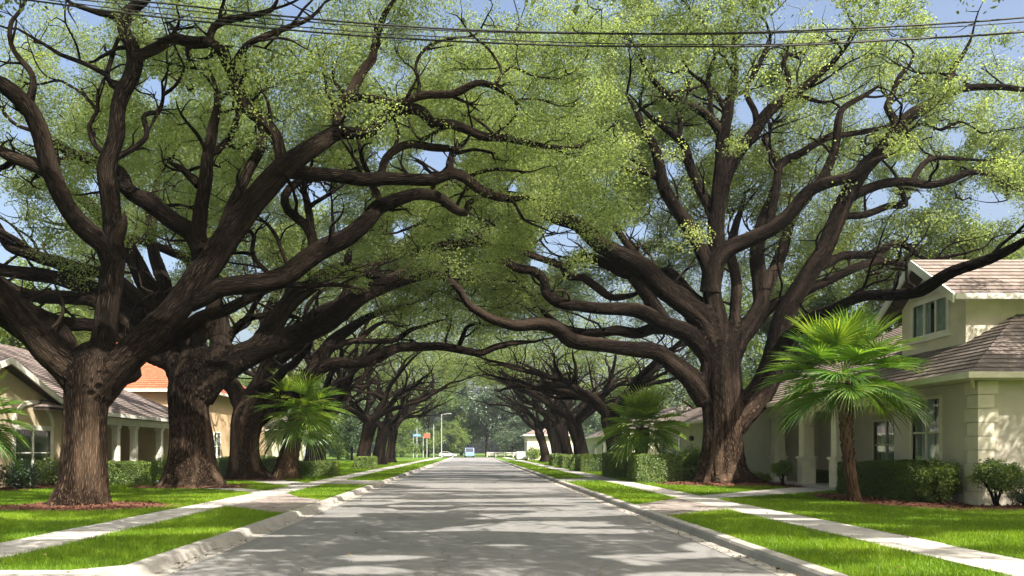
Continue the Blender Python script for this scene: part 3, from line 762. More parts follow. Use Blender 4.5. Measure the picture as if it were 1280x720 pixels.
def back(rng, base, z, az, el, L, r):
    return grow(rng, (base[0], base[1] + 0.3, z), (math.cos(az) * math.cos(el), math.sin(az) * math.cos(el), math.sin(el)), L, r, 0.4)
rg = R(21)
ex1 = [back(rg, base1, 3.6, 2.4, 0.7, 9, 0.24), back(rg, base1, 3.6, 1.2, 0.8, 9, 0.26), back(rg, base1, 3.4, -2.3, 1.0, 9, 0.24), back(rg, base1, 3.6, -1.0, 1.1, 8, 0.2)]
oak('massive live oak, nearest of the left row, sunlit furrowed trunk', base1, rows_px(tr, D1), L1,
    (-6.2, 23.8, 10.8, 8.0, 9.2, 17.0, 1.5), 101, 1250, 540, (0.072, 0.042), 0.45, extra=ex1, clump_r=(0.5, 0.95), rootmap=tmap(tr, D1), nth=0.37, front=D1 + 1.8, fp=0.04, blend=0.04, twigs=0.8, fph=0.14)

# --- second oak of the left row
D2 = 32.6
tr = [(240, 622, 130), (240, 613, 112), (240, 600, 92), (240, 575, 78), (239, 545, 71), (236, 515, 66), (236, 490, 68), (240, 472, 70), (244, 455, 60)]
L2 = [
 ('a', 'trunk', 1.0, [(232, 482, 38), (222, 455, 36), (215, 430, 36), (208, 400, 34), (196, 372, 30), (180, 350, 28), (168, 326, 26), (156, 305, 25), (140, 285, 22), (118, 262, 18), (90, 240, 12), (60, 222, 7)]),
 ('a1', 'a', 1.5, [(204, 392, 22), (206, 360, 20), (198, 335, 19), (190, 308, 18), (188, 285, 18), (190, 262, 16), (196, 240, 12), (200, 215, 8), (206, 190, 4)]),
 ('h1', 'a', -1.5, [(214, 425, 24), (190, 395, 22), (160, 362, 21), (130, 342, 20), (104, 337, 20), (69, 327, 20), (35, 317, 19), (12, 308, 18), (-2, 290, 16), (-20, 268, 14), (-60, 250, 9)]),
 ('h2', 'a', -0.5, [(216, 436, 26), (190, 415, 24), (160, 386, 24), (122, 365, 24), (100, 357, 23), (69, 348, 22), (35, 341, 20), (0, 336, 18), (-40, 318, 14), (-90, 300, 8)]),
 ('h3', 'a', -2.5, [(218, 446, 24), (190, 432, 22), (150, 395, 22), (118, 376, 21), (87, 372, 20), (52, 372, 19), (22, 364, 18), (0, 350, 16), (-40, 338, 10), (-80, 330, 5)]),
 ('h4', 'a', -1.0, [(220, 456, 24), (180, 440, 22), (145, 414, 21), (115, 407, 20), (82, 404, 19), (60, 396, 17), (30, 380, 12), (5, 372, 7)]),
 ('b', 'trunk', 2.0, [(250, 478, 42), (268, 455, 34), (274, 430, 30), (272, 402, 27), (266, 375, 24), (263, 350, 22), (268, 320, 19), (280, 295, 16), (286, 262, 12), (296, 230, 8), (305, 205, 4)]),
 ('I', 'trunk', 2.6, [(246, 490, 52), (262, 474, 46), (280, 460, 42), (303, 446, 39), (330, 434, 37), (365, 420, 35), (399, 407, 32), (424, 390, 30), (449, 370, 28), (482, 355, 25), (507, 348, 20), (531, 344, 16), (553, 346, 12), (570, 356, 8), (580, 372, 4)]),
 ('I2', 'I', 1.8, [(478, 357, 18), (494, 347, 17), (514, 334, 17), (530, 319, 17), (549, 309, 16), (573, 306, 15), (592, 302, 13), (612, 306, 12), (630, 310, 10), (648, 313, 6), (660, 308, 3)]),
 ('J', 'I', 2.2, [(300, 452, 30), (325, 430, 28), (346, 401, 28), (366, 373, 26), (389, 355, 24), (413, 341, 22), (433, 336, 20), (457, 339, 18), (475, 346, 14), (492, 350, 8)]),
 ('J1', 'J', 0.5, [(352, 392, 10), (362, 360, 9), (372, 332, 7), (378, 300, 4)]),
 ('k', 'b', 1.0, [(270, 442, 14), (284, 424, 12), (300, 406, 11), (318, 396, 10), (347, 394, 9), (372, 398, 5)]),
 ('I3', 'I', 1.6, [(415, 396, 16), (432, 372, 14), (440, 350, 12), (436, 322, 10), (446, 300, 8), (462, 288, 4)]),
]
base2 = gpt(240, 612); base2[1] = D2; base2[0] = (240 - VPX) / FPX * D2
ex2 = [back(rg, base2, 5.0, 2.2, 0.8, 12, 0.28), back(rg, base2, 5.0, 1.0, 0.9, 12, 0.3), back(rg, base2, 5.4, 1.6, 1.2, 12, 0.28), back(rg, base2, 5.0, 2.9, 0.9, 12, 0.28)]
oak('huge live oak with a dark shaded trunk, second in the left row', base2, rows_px(tr, D2), L2,
    (-9.5, 35.5, 13.0, 8.0, 9.4, 18.0, 2.0), 102, 1150, 350, (0.095, 0.055), 0.57, extra=ex2, clump_r=(0.6, 1.15), rootmap=tmap(tr, D2), nth=0.42, front=D2 + 2.0, blend=0.07, fph=0.2)

# --- third oak of the left row
D3 = 40.5
tr = [(310, 608, 92), (309, 601, 76), (307, 588, 60), (306, 568, 51), (306, 545, 50), (310, 522, 54), (316, 508, 50)]
L3 = [
 ('a', 'trunk', 2.0, [(316, 520, 34), (335, 512, 31), (352, 503, 29), (368, 492, 27), (382, 476, 25), (394, 458, 24), (406, 440, 22), (420, 424, 20), (440, 408, 16), (462, 396, 12), (490, 386, 8), (512, 380, 4)]),
 ('K', 'a', 2.6, [(384, 474, 20), (400, 462, 18), (420, 454, 17), (447, 454, 16), (471, 448, 16), (496, 435, 15), (524, 433, 14), (558, 434, 13), (583, 439, 12), (600, 441, 11), (620, 433, 10), (645, 428, 8), (668, 427, 4)]),
 ('Ka', 'K', 0.5, [(572, 436, 7), (578, 422, 7), (584, 410, 6), (596, 404, 5), (606, 408, 3)]),
 ('M', 'a', 1.5, [(408, 438, 10), (420, 433, 10), (440, 427, 9), (466, 427, 9), (489, 426, 8), (503, 418, 8), (514, 411, 7), (535, 407, 4)]),
 ('M2', 'M', 0.7, [(448, 427, 8), (462, 412, 7), (480, 402, 5), (500, 408, 3)]),
 ('b', 'trunk', 3.0, [(312, 512, 28), (322, 488, 24), (332, 462, 22), (336, 436, 19), (332, 408, 17), (340, 380, 14), (352, 350, 10), (360, 320, 6)]),
 ('c', 'trunk', 1.0, [(308, 515, 28), (296, 494, 24), (282, 474, 21), (268, 452, 18), (250, 430, 14), (228, 410, 9), (205, 396, 5)]),
]
base3 = gpt(310, 601); base3[1] = D3; base3[0] = (309 - VPX) / FPX * D3
ex3 = [back(rg, base3, 4.2, 0.8, 0.8, 12, 0.3), back(rg, base3, 4.2, 1.8, 0.9, 12, 0.3), back(rg, base3, 4.2, 2.8, 0.8, 12, 0.28), back(rg, base3, 4.2, -0.4, 0.85, 11, 0.26)]
oak('live oak with a black shaded trunk, third in the left row', base3, rows_px(tr, D3), L3,
    (-7.5, 43.0, 12.5, 8.0, 9.8, 15.0, 1.8), 103, 760, 330, (0.115, 0.065), 0.7, extra=ex3, clump_r=(0.7, 1.25), rootmap=tmap(tr, D3), nth=0.42, front=D3 + 1.5, blend=0.08)

# --- nearest oak of the right row
D4 = 35.2
tr = [(906, 616, 146), (906, 608, 120), (905, 598, 94), (904, 585, 80), (904, 560, 70), (904, 535, 66), (903, 505, 68), (901, 480, 70), (901, 455, 64), (902, 435, 54)]
R1 = [
 ('P', 'trunk', -1.0, [(900, 445, 40), (884, 407, 36), (865, 388, 34), (838, 367, 32), (812, 341, 30), (785, 323, 28), (750, 306, 26), (722, 282, 23), (698, 273, 21), (677, 264, 18), (655, 250, 16), (630, 243, 13), (602, 240, 11), (585, 236, 8), (570, 228, 5)]),
 ('S', 'trunk', -1.5, [(892, 452, 32), (878, 432, 30), (861, 416, 28), (842, 409, 26), (823, 400, 24), (802, 390, 22), (778, 386, 20), (746, 384, 18), (719, 381, 17), (697, 378, 17), (682, 366, 16), (680, 351, 15), (668, 338, 14), (644, 334, 13), (628, 318, 13), (616, 303, 12), (592, 290, 10), (569, 278, 8), (541, 273, 6), (512, 284, 5), (496, 292, 3)]),
 ('T', 'S', 0.8, [(833, 407, 20), (820, 386, 19), (803, 361, 18), (785, 341, 17), (760, 330, 16), (732, 321, 15), (714, 328, 13), (705, 338, 12), (714, 347, 12), (730, 348, 12), (745, 360, 12), (764, 372, 11), (790, 368, 8), (802, 362, 4)]),
 ('T1', 'T', -0.8, [(703, 333, 11), (691, 328, 10), (668, 320, 9), (652, 311, 8), (642, 302, 6), (632, 292, 4)]),
 ('Q', 'trunk', -2.5, [(884, 500, 34), (868, 478, 30), (855, 466, 27), (840, 453, 25), (824, 441, 24), (798, 437, 23), (771, 434, 22), (743, 431, 22), (715, 424, 22), (698, 411, 21), (672, 405, 19), (649, 407, 17), (628, 403, 16), (604, 393, 14), (585, 380, 12), (574, 362, 11), (560, 349, 10), (544, 342, 9), (522, 340, 8), (502, 347, 7), (484, 356, 5)]),
 ('U', 'trunk', 0.2, [(902, 445, 40), (894, 400, 30), (890, 360, 27), (893, 325, 26), (896, 290, 25), (897, 262, 23), (899, 232, 22), (901, 200, 21), (903, 172, 20), (910, 132, 15), (915, 108, 12), (920, 85, 9), (916, 58, 6), (922, 30, 3)]),
 ('U1', 'U', -1.5, [(890, 352, 24), (880, 318, 21), (862, 284, 20), (842, 257, 20), (827, 231, 18), (823, 208, 17), (818, 184, 15), (808, 166, 12), (796, 146, 8), (782, 120, 4)]),
 ('U1a', 'U1', -0.8, [(824, 222, 11), (814, 218, 11), (802, 213, 9), (788, 212, 6), (770, 205, 3)]),
 ('U2', 'U', 1.5, [(894, 315, 16), (888, 268, 15), (876, 238, 14), (863, 208, 14), (855, 182, 13), (842, 168, 11), (826, 156, 9), (806, 140, 6), (790, 120, 3)]),
 ('U2a', 'U2', 0.6, [(848, 174, 8), (850, 150, 8), (842, 130, 7), (826, 112, 6), (812, 96, 5), (806, 78, 3)]),
 ('U3', 'U', -1.0, [(902, 170, 13), (888, 148, 12), (870, 135, 11), (847, 123, 10), (831, 116, 9), (816, 102, 7), (804, 84, 5), (798, 64, 3)]),
 ('U4', 'U', 1.0, [(904, 160, 10), (908, 140, 9), (900, 127, 9), (891, 113, 8), (876, 100, 6), (862, 88, 4), (852, 70, 3)]),
 ('U5', 'U', 0.5, [(898, 160, 9), (889, 144, 9), (888, 122, 8), (886, 96, 6), (892, 70, 4), (888, 44, 3)]),
 ('U6', 'U', 0.5, [(908, 135, 7), (920, 120, 6), (931, 112, 5), (940, 96, 4), (944, 76, 3)]),
 ('X2', 'U', -1.4, [(897, 258, 20), (912, 215, 18), (926, 184, 18), (942, 165, 18), (958, 143, 18), (972, 128, 17), (985, 120, 15), (1007, 107, 13), (1027, 90, 10), (1048, 69, 7), (1062, 48, 4)]),
 ('X2a', 'X2', 0.6, [(946, 158, 9), (944, 140, 9), (934, 116, 8), (944, 94, 8), (953, 72, 7), (962, 50, 5), (958, 28, 3)]),
 ('X2b', 'X2', 0.5, [(984, 122, 9), (1003, 121, 7), (1034, 127, 4), (1050, 124, 2)]),
 ('X2c', 'X2', 0.9, [(985, 119, 8), (986, 98, 8), (980, 82, 7), (988, 68, 6), (1002, 74, 4)]),
 ('W', 'U', -2.0, [(888, 365, 30), (892, 332, 28), (912, 310, 25), (941, 298, 23), (968, 284, 22), (990, 263, 21), (1010, 240, 20), (1034, 229, 18), (1062, 222, 15), (1082, 206, 11), (1098, 200, 6)]),
 ('Wx', 'W', 0.8, [(1020, 236, 15), (1031, 218, 14), (1044, 184, 12), (1047, 150, 11), (1055, 133, 9), (1083, 118, 7), (1098, 108, 4)]),
 ('Wy', 'W', 1.2, [(960, 290, 14), (972, 232, 12), (976, 206, 12), (996, 193, 12), (1020, 180, 10), (1045, 170, 9), (1083, 164, 8), (1110, 156, 4)]),
 ('Wz', 'Wy', 0.4, [(974, 212, 9), (966, 192, 9), (957, 173, 8), (966, 164, 6), (962, 150, 3)]),
 ('V', 'trunk', 2.0, [(906, 462, 34), (922, 430, 28), (936, 405, 26), (950, 380, 25), (949, 342, 24), (947, 310, 22), (952, 280, 18), (964, 250, 14), (968, 220, 8), (975, 195, 4)]),
 ('V2', 'trunk', 2.5, [(904, 452, 20), (914, 420, 18), (919, 385, 17), (918, 352, 16), (914, 322, 15), (918, 290, 12), (926, 262, 8), (930, 240, 4)]),
 ('V3', 'V', 1.5, [(952, 375, 20), (966, 340, 19), (978, 312, 17), (984, 285, 14), (998, 262, 10), (1012, 250, 5)]),
 ('Y', 'trunk', -2.0, [(912, 530, 48), (932, 510, 42), (950, 490, 38), (962, 462, 34), (969, 435, 31), (976, 407, 29), (989, 379, 28), (1010, 346, 27), (1031, 313, 27), (1046, 275, 26), (1058, 246, 25), (1080, 213, 24), (1103, 187, 22), (1121, 163, 21), (1142, 142, 20), (1168, 126, 17), (1182, 107, 13), (1188, 87, 10), (1205, 64, 6), (1216, 44, 3)]),
 ('Y1', 'Y', -1.0, [(1172, 122, 12), (1188, 116, 11), (1205, 111, 10), (1225, 109, 10), (1257, 109, 9), (1282, 112, 7), (1310, 104, 4)]),
 ('Y2', 'Y', 0.8, [(1120, 164, 12), (1117, 149, 11), (1110, 132, 10), (1118, 115, 9), (1126, 97, 7), (1136, 84, 5), (1140, 66, 3)]),
 ('Z', 'Y', -0.5, [(1056, 250, 16), (1078, 239, 15), (1104, 230, 14), (1135, 227, 13), (1163, 231, 12), (1187, 226, 11), (1214, 216, 9), (1236, 219, 8), (1258, 232, 6), (1282, 240, 3)]),
 ('Z1', 'Z', 0.4, [(1140, 228, 9), (1146, 216, 9), (1160, 201, 8), (1180, 198, 7), (1214, 200, 4)]),
 ('Z2', 'Y', 0.8, [(1092, 200, 7), (1120, 182, 6), (1146, 157, 5), (1164, 158, 4), (1178, 162, 4), (1200, 152, 3), (1218, 160, 2)]),
 ('ar', 'Y', 0.8, [(1044, 280, 12), (1056, 271, 11), (1083, 268, 11), (1110, 258, 10), (1132, 256, 9), (1130, 242, 8), (1126, 232, 5)]),
 ('lo', 'Y', 3.0, [(1020, 335, 15), (1036, 329, 14), (1056, 320, 13), (1083, 318, 12), (1098, 322, 11), (1105, 312, 11), (1119, 302, 11), (1133, 308, 10), (1146, 320, 7), (1162, 326, 4)]),
 ('long', 'Y', [34.6, 32.6, 30.6, 29.0, 27.8, 26.8, 25.6, 24.8, 24.0, 23.4, 22.9, 22.4, 22.0, 21.6], [(974, 440, 22), (992, 415, 20), (1020, 395, 17), (1050, 381, 16), (1078, 371, 16), (1100, 368, 17), (1126, 369, 18), (1152, 363, 19), (1174, 348, 19), (1205, 334, 17), (1239, 323, 16), (1268, 309, 14), (1290, 296, 10), (1320, 282, 5)]),
]
base4 = gpt(905, 607); base4[1] = D4; base4[0] = (905 - VPX) / FPX * D4
ex4 = [back(rg, base4, 6.0, 1.2, 0.9, 14, 0.34), back(rg, base4, 6.0, 2.2, 0.8, 14, 0.34), back(rg, base4, 6.2, 0.3, 0.9, 13, 0.3), back(rg, base4, 7.0, 1.6, 1.25, 13, 0.3), back(rg, base4, 7.0, -1.8, 1.1, 11, 0.26)]
oak('giant live oak at right, one limb crossing the dormer', base4, rows_px(tr, D4), R1,
    (12.0, 39.5, 17.0, 10.5, 9.8, 23.0, 1.0), 104, 3300, 470, (0.105, 0.062), 0.49, extra=ex4, clump_r=(0.6, 1.15), rootmap=tmap(tr, D4), nth=0.36, front=D4 + 0.8, fp=0.07, blend=0.055, twigs=1.1, fph=0.22)

# --- the rest of both rows, going away
def far_oak(label, x, y, r, seed, env, toward, nclump, per, leaf, nl=7, th=3.6, spread=10.5, lean=0.0, front=None, nth=0.43, nscale=0.3):
    rng = R(seed)
    z0 = GZ
    rows = np.array([[x, y, z0 - 0.15, r * 1.9], [x, y, z0 + 0.1, r * 1.6], [x, y, z0 + 0.6, r * 1.18], [x + lean * 0.2, y, z0 + 1.5, r], [x + lean * 0.5, y, z0 + 2.4, r * 0.95], [x + lean, y, z0 + th, r * 1.02], [x + lean * 1.2, y, z0 + th + 0.5, r * 0.8]])
    ex = []
    for i in range(nl):
        if i < 4: az = (0 if toward > 0 else math.pi) + (i - 1.5) * 0.55 + rng.normal() * 0.12
        else: az = (math.pi if toward > 0 else 0) + (i - 5) * 0.9 + rng.normal() * 0.2
        el = 0.80 + 0.35 * rng.random()
        Lb = spread * (0.85 + 0.3 * rng.random())
        a = grow(rng, (x + lean, y, z0 + th - 0.2 + 0.3 * rng.random()), (math.cos(az) * math.cos(el), math.sin(az) * math.cos(el), math.sin(el)), Lb, r * (0.32 + 0.12 * rng.random()), 0.15, 0.16, 0.9, 0.10)
        if front == 99:
            j = 1
            while j < len(a) and not (a[j, 2] < CAM_Z + 0.6 * a[j, 1] + 0.5 and abs(a[j, 0]) < 0.75 * a[j, 1]): j += 1
            a = a[:max(3, j)]
        ex.append(a)
        for k in range(0 if front == 99 else 2):
            j = int(len(a) * (0.3 + 0.2 * k)); j = min(j, len(a) - 2)
            p = a[j]; d = a[min(j + 1, len(a) - 1), :3] - a[j - 1, :3]; d /= np.linalg.norm(d)
            d = d + rng.normal(size=3) * 0.45 + np.array([0, 0, 0.55])
            ex.append(grow(rng, p[:3], d, Lb * (0.5 - 0.08 * k), p[3] * 0.7, 0.25, 0.3))
    base = (x, y, z0)
    return oak(label, base, rows, [], env, seed, nclump, per, leaf, 0.9, extra=ex, clump_r=(0.8, 1.45), nth=nth, nscale=nscale, twigs=1.35 if front is None else 0, sides=18, rootmap={}, gaps=y < 75, front=front, fp=0.0)
far_oak('live oak with a warm brown trunk standing just past the thick left palm', -11.2, 57.0, 0.66, 201, (-6.8, 58, 12.2, 9, 10.4, 14.2, 1.2), 1, 300, 160, (0.15, 0.085), th=3.4, lean=0.4)
far_oak('dark live oak leaning over the road behind the last clipped left hedge', -9.4, 69.0, 0.6, 202, (-5.5, 70, 11.0, 9, 10.2, 13.2, 1.0), 1, 175, 125, (0.18, 0.10), lean=0.6)
far_oak('live oak with a half sunlit trunk, second to last in the left row', -9.6, 82.0, 0.58, 203, (-6, 83, 11.0, 9, 10.0, 12.8, 0.9), 1, 200, 115, (0.21, 0.12), lean=0.6)
far_oak('slender forked live oak at the far end of the left row', -9.8, 96.0, 0.52, 204, (-6.5, 97, 10.0, 9, 10.0, 12.5, 0.8), 1, 175, 120, (0.24, 0.14), lean=0.4)
far_oak('live oak set back behind the left row, thin grey brown trunk', -14.6, 74.0, 0.5, 205, (-14, 75, 9.0, 8, 8.4, 17.0, 1.0), 1, 220, 190, (0.2, 0.11))
far_oak('many stemmed live oak of the right row rising behind the small bushy palm', 10.2, 56.0, 0.68, 211, (7.4, 57, 11.5, 8.5, 10.4, 14.4, 1.2), -1, 300, 160, (0.15, 0.085), lean=-0.5)
far_oak('live oak of the right row behind the dark clipped roadside hedge', 9.4, 68.0, 0.62, 212, (5.8, 69, 10.8, 8.5, 10.2, 13.2, 1.0), -1, 175, 125, (0.18, 0.10), lean=-0.7)
far_oak('leaning live oak in the right row, third from its far end', 9.5, 79.0, 0.56, 213, (6, 80, 10.5, 8.5, 10.0, 12.8, 0.9), -1, 200, 115, (0.21, 0.12), lean=-0.7)
far_oak('live oak with a dark trunk, second to last in the right row', 9.5, 89.0, 0.54, 214, (6.2, 90, 10.0, 8.5, 10.0, 12.8, 0.9), -1, 175, 125, (0.23, 0.13), lean=-0.6)
far_oak('curved live oak at the far end of the right row beside the small pale house', 9.3, 101.0, 0.52, 215, (6.0, 102, 10.0, 8.5, 10.0, 12.5, 0.8), -1, 175, 120, (0.24, 0.14), lean=-0.8)
# one more oak of the right row stands level with the photographer and shades the near road
far_oak('live oak of the right row standing level with the photographer', 15.0, 11.5, 0.85, 221, (10.8, 13.0, 11.0, 16.0, 9.5, 14.5, 0.3), -1, 820, 240, (0.16, 0.09), th=4.2, spread=8.0, front=99, nth=0.38, nscale=0.25)

far_oak('live oak of the left row standing level with the photographer', -13.0, 4.0, 0.85, 222, (-8.5, 6.5, 10.5, 12.0, 9.5, 14.5, 0.3), 1, 560, 240, (0.16, 0.09), th=4.2, spread=8.0, front=99, nth=0.38, nscale=0.25)

mulch_bed('mulch_bed', base1[0] + 0.2, base1[1] - 0.2, 2.2, 1.7, 1)
mulch_bed('mulch_bed', base2[0], base2[1] - 0.2, 2.4, 1.8, 2)
mulch_bed('mulch_bed', base3[0], base3[1] - 0.2, 2.0, 1.6, 3)
mulch_bed('mulch_bed', base4[0], base4[1] - 0.3, 3.0, 2.2, 4, 0.12)

# ------------------------------------------------------------------ houses
def roof_slope(BV, BF, BU, poly, z_off=0.0, course=0.28, lift=0.028):
    """one roof plane (convex polygon, first edge = eave) laid as overlapping shingle courses"""
    P = [np.array(p, float) for p in poly]
    u = P[1] - P[0]; u /= np.linalg.norm(u)
    n = np.cross(u, P[2] - P[0]); n /= np.linalg.norm(n)
    if n[2] < 0: n = -n
    v = np.cross(n, u)
    if v[2] < 0: v = -v
    Q = [np.array([(p - P[0]) @ u, (p - P[0]) @ v]) for p in P]
    vmax = max(q[1] for q in Q)
    def clip(Q, lim, up):
        out = []
        for i in range(len(Q)):
            a, c = Q[i], Q[(i + 1) % len(Q)]
            ia = a[1] >= lim if up else a[1] <= lim; ic = c[1] >= lim if up else c[1] <= lim
            if ia: out.append(a)
            if ia != ic:
                t = (lim - a[1]) / (c[1] - a[1]); out.append(a + (c - a) * t)
        return out
    k = 0
    while k * course < vmax - 1e-4:
        v0, v1 = k * course, min((k + 1) * course, vmax)
        C = clip(clip(Q, v0, True), v1, False)
        if len(C) >= 3:
            h = [lift * (1 - (c[1] - v0) / course) + 0.004 for c in C]
            pts = [P[0] + u * c[0] + v * c[1] + n * hh for c, hh in zip(C, h)]
            BF.append((pts, [tuple(c) for c in C]))
            lo = [c for c in C if abs(c[1] - v0) < 1e-5]
            if len(lo) == 2:
                a, c = lo
                pa = P[0] + u * a[0] + v * a[1]; pc = P[0] + u * c[0] + v * c[1]
                BF.append(([pa - n * 0.02, pc - n * 0.02, pc + n * (lift + 0.004), pa + n * (lift + 0.004)], [tuple(a), tuple(c), (c[0], c[1] + 0.02), (a[0], a[1] + 0.02)]))
        k += 1
def roof_mesh(name, slopes, mat, parent, org, deck=0.10, course=0.28):
    F = []
    for s in slopes: roof_slope(None, F, None, s, course=course)
    bm = bmesh.new(); uv = bm.loops.layers.uv.new('UVMap'); o = Vector(org)
    for pts, uvs in F:
        try: f = bm.faces.new([bm.verts.new(Vector(p) - o) for p in pts])
        except ValueError: continue
        for l, q in zip(f.loops, uvs): l[uv].uv = q
    for s in slopes:                         # boards under the shingles
        f = bm.faces.new([bm.verts.new(Vector(p) - o - Vector((0, 0, deck))) for p in s])
    me = bpy.data.meshes.new(name); bm.to_mesh(me); bm.free(); me.materials.append(mat)
    return link(name, me, parent)

def hip(x0, x1, y0, y1, z, s):
    """four slopes of a hip roof over a rectangle at eave height z, pitch s"""
    wx, wy = x1 - x0, y1 - y0; h = min(wx, wy) / 2; zt = z + h * s
    if wx <= wy:
        a, b_ = ((x0 + x1) / 2, y0 + h, zt), ((x0 + x1) / 2, y1 - h, zt)
        if wx == wy: b_ = a
        return [[(x0, y0, z), (x1, y0, z), a], [(x1, y0, z), (x1, y1, z), b_, a], [(x1, y1, z), (x0, y1, z), b_], [(x0, y1, z), (x0, y0, z), a, b_]]
    a, b_ = (x0 + h, (y0 + y1) / 2, zt), (x1 - h, (y0 + y1) / 2, zt)
    return [[(x0, y0, z), (x1, y0, z), b_, a], [(x1, y0, z), (x1, y1, z), b_], [(x1, y1, z), (x0, y1, z), a, b_], [(x0, y1, z), (x0, y0, z), a]]

def wall_y(b, x, th, y0, y1, z0, z1, holes=()):
    """a wall standing along y at x..x+th, with rectangular openings (ya,yb,za,zb)"""
    ys = sorted({y0, y1, *[h[0] for h in holes], *[h[1] for h in holes]}); zs = sorted({z0, z1, *[h[2] for h in holes], *[h[3] for h in holes]})
    for i in range(len(ys) - 1):
        for j in range(len(zs) - 1):
            cy, cz = (ys[i] + ys[i + 1]) / 2, (zs[j] + zs[j + 1]) / 2
            if any(h[0] < cy < h[1] and h[2] < cz < h[3] for h in holes): continue
            b.box(x, x + th, ys[i], ys[i + 1], zs[j], zs[j + 1])
def wall_x(b, y, th, x0, x1, z0, z1, holes=()):
    xs = sorted({x0, x1, *[h[0] for h in holes], *[h[1] for h in holes]}); zs = sorted({z0, z1, *[h[2] for h in holes], *[h[3] for h in holes]})
    for i in range(len(xs) - 1):
        for j in range(len(zs) - 1):
            cx, cz = (xs[i] + xs[i + 1]) / 2, (zs[j] + zs[j + 1]) / 2
            if any(h[0] < cx < h[1] and h[2] < cz < h[3] for h in holes): continue
            b.box(xs[i], xs[i + 1], y, y + th, zs[j], zs[j + 1])

def window_y(parent, org, x, out, y0, y1, z0, z1, nx=2, nz=2, curtain=True, trim='creamtrim', fw=0.09, cd=0.28):
    """window in a wall along y; out = +1/-1 is the side it looks to. frame > pane, curtain"""
    o = out
    b = BM(org); d0, d1 = sorted((x + o * 0.05, x - o * 0.08))
    for (a, c, e, f) in ((y0 - fw, y1 + fw, z1, z1 + fw), (y0 - fw, y1 + fw, z0 - fw, z0), (y0 - fw, y0, z0, z1), (y1, y1 + fw, z0, z1)): b.box(d0, d1, a, c, e, f)
    m0, m1 = sorted((x + o * 0.02, x - o * 0.05))
    for i in range(1, nx):
        yy = y0 + (y1 - y0) * i / nx; b.box(m0, m1, yy - 0.035, yy + 0.035, z0, z1)
    for j in range(1, nz):
        zz = z0 + (z1 - z0) * j / nz
        for i in range(nx):
            ya = y0 + (y1 - y0) * i / nx + 0.036; yb = y0 + (y1 - y0) * (i + 1) / nx - 0.036
            b.box(m0 + 0.004, m1 - 0.004, ya, yb, zz - 0.025, zz + 0.025)
    s0, s1 = sorted((x + o * 0.10, x + o * 0.002)); b.box(s0, s1, y0 - fw - 0.05, y1 + fw + 0.05, z0 - fw - 0.06, z0 - fw - 0.002)
    fr = b.build('window', M[trim], parent)
    p = BM(org); p.box(x - o * 0.032, x - o * 0.026, y0, y1, z0, z1); p.build('pane', M['glass'], fr)
    if curtain:
        n = 40; V = []
        cv = BM(org)
        for side in (0, 1):
            ya, yb = (y0, y0 + (y1 - y0) * 0.44) if side == 0 else (y1 - (y1 - y0) * 0.44, y1)
            prev = None
            for i in range(n + 1):
                yy = ya + (yb - ya) * i / n; xx = x - o * (cd + 0.03 * math.sin(i * 1.1))
                cur = [(xx, yy, z0), (xx, yy, z1)]
                if prev: cv.face([prev[0], cur[0], cur[1], prev[1]])
                prev = cur
        cv.build('curtain', M['curtain'], fr)
    return fr

# --- right: pale stucco house with the dormer
H = (13.5, 30.0, GZ)
hr = thing('house', 'pale stucco house with a dormer, porch pillars and brown shingle roof', 'house', H)
b = BM(H)
wall_y(b, 13.5, 0.25, 21.3, 25.6, GZ, 3.45, [(23.05, 24.5, 1.15, 3.1)])
wall_x(b, 21.3, 0.25, 13.751, 30, GZ, 3.45, [(20.5, 22.0, 1.2, 2.8)])
wall_x(b, 25.35, 0.25, 13.751, 15.7, GZ, 3.45)
wall_y(b, 15.7, 0.25, 25.35, 36.2, GZ, 3.45, [(26.7, 27.9, GZ, 2.5), (29.4, 31.2, 0.9, 2.7), (33.4, 34.6, 0.9, 2.7)])
wall_x(b, 36.2, 0.25, 13.5, 15.95, GZ, 3.45)
wall_y(b, 13.5, 0.25, 36.45, 40.5, GZ, 3.45)
wall_x(b, 40.5, 0.25, 13.5, 30, GZ, 3.45)
wall_y(b, 30, 0.25, 21.3, 40.75, GZ, 3.45)
b.build('wall', M['greystucco'], hr)
b = BM(H); b.box(13.76, 29.9, 21.6, 40.4, 3.30, 3.36); b.build('ceiling', M['creamtrim'], hr)
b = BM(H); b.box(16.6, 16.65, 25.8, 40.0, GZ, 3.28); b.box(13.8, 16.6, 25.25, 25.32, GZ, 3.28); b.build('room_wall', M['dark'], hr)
b = BM(H); b.box(13.3, 15.7, 25.65, 36.15, 0.02, GZ + 0.10); b.build('porch_floor', M['concrete'], hr)
roof_mesh('roof', hip(12.85, 30.7, 20.65, 41.2, 3.62, 0.57), M['sh_brown'], hr, H)
b = BM(H)                                    # gutter and fascia
for (x0, x1, y0, y1) in ((12.76, 12.90, 20.55, 41.3), (12.905, 30.8, 20.55, 20.69)): b.box(x0, x1, y0, y1, 3.47, 3.63)
b.box(12.92, 13.5, 20.7, 41.1, 3.455, 3.475); b.box(13.501, 30.6, 20.7, 21.3, 3.455, 3.475)
b.build('gutter', M['creamtrim'], hr)
b = BM(H); b.cyl((13.1, 21.0, 3.5), (13.43, 21.42, 3.25), 0.05); b.build('downpipe', M['creamtrim'], hr)
b = BM(H)                                    # corner quoins
z = GZ
i = 0
while z < 3.40:
    wq = 0.52 if i % 2 == 0 else 0.40
    b.box(13.43, 13.499, 21.23, 21.3 + wq, z + 0.01, min(z + 0.36, 3.44)); b.box(13.5, 13.5 + wq * 0.9, 21.23, 21.298, z + 0.01, min(z + 0.36, 3.44)); z += 0.37; i += 1
b.build('quoin', M['creamtrim'], hr)
window_y(hr, H, 13.5, -1, 23.05, 24.5, 1.15, 3.1, 2, 2, True)
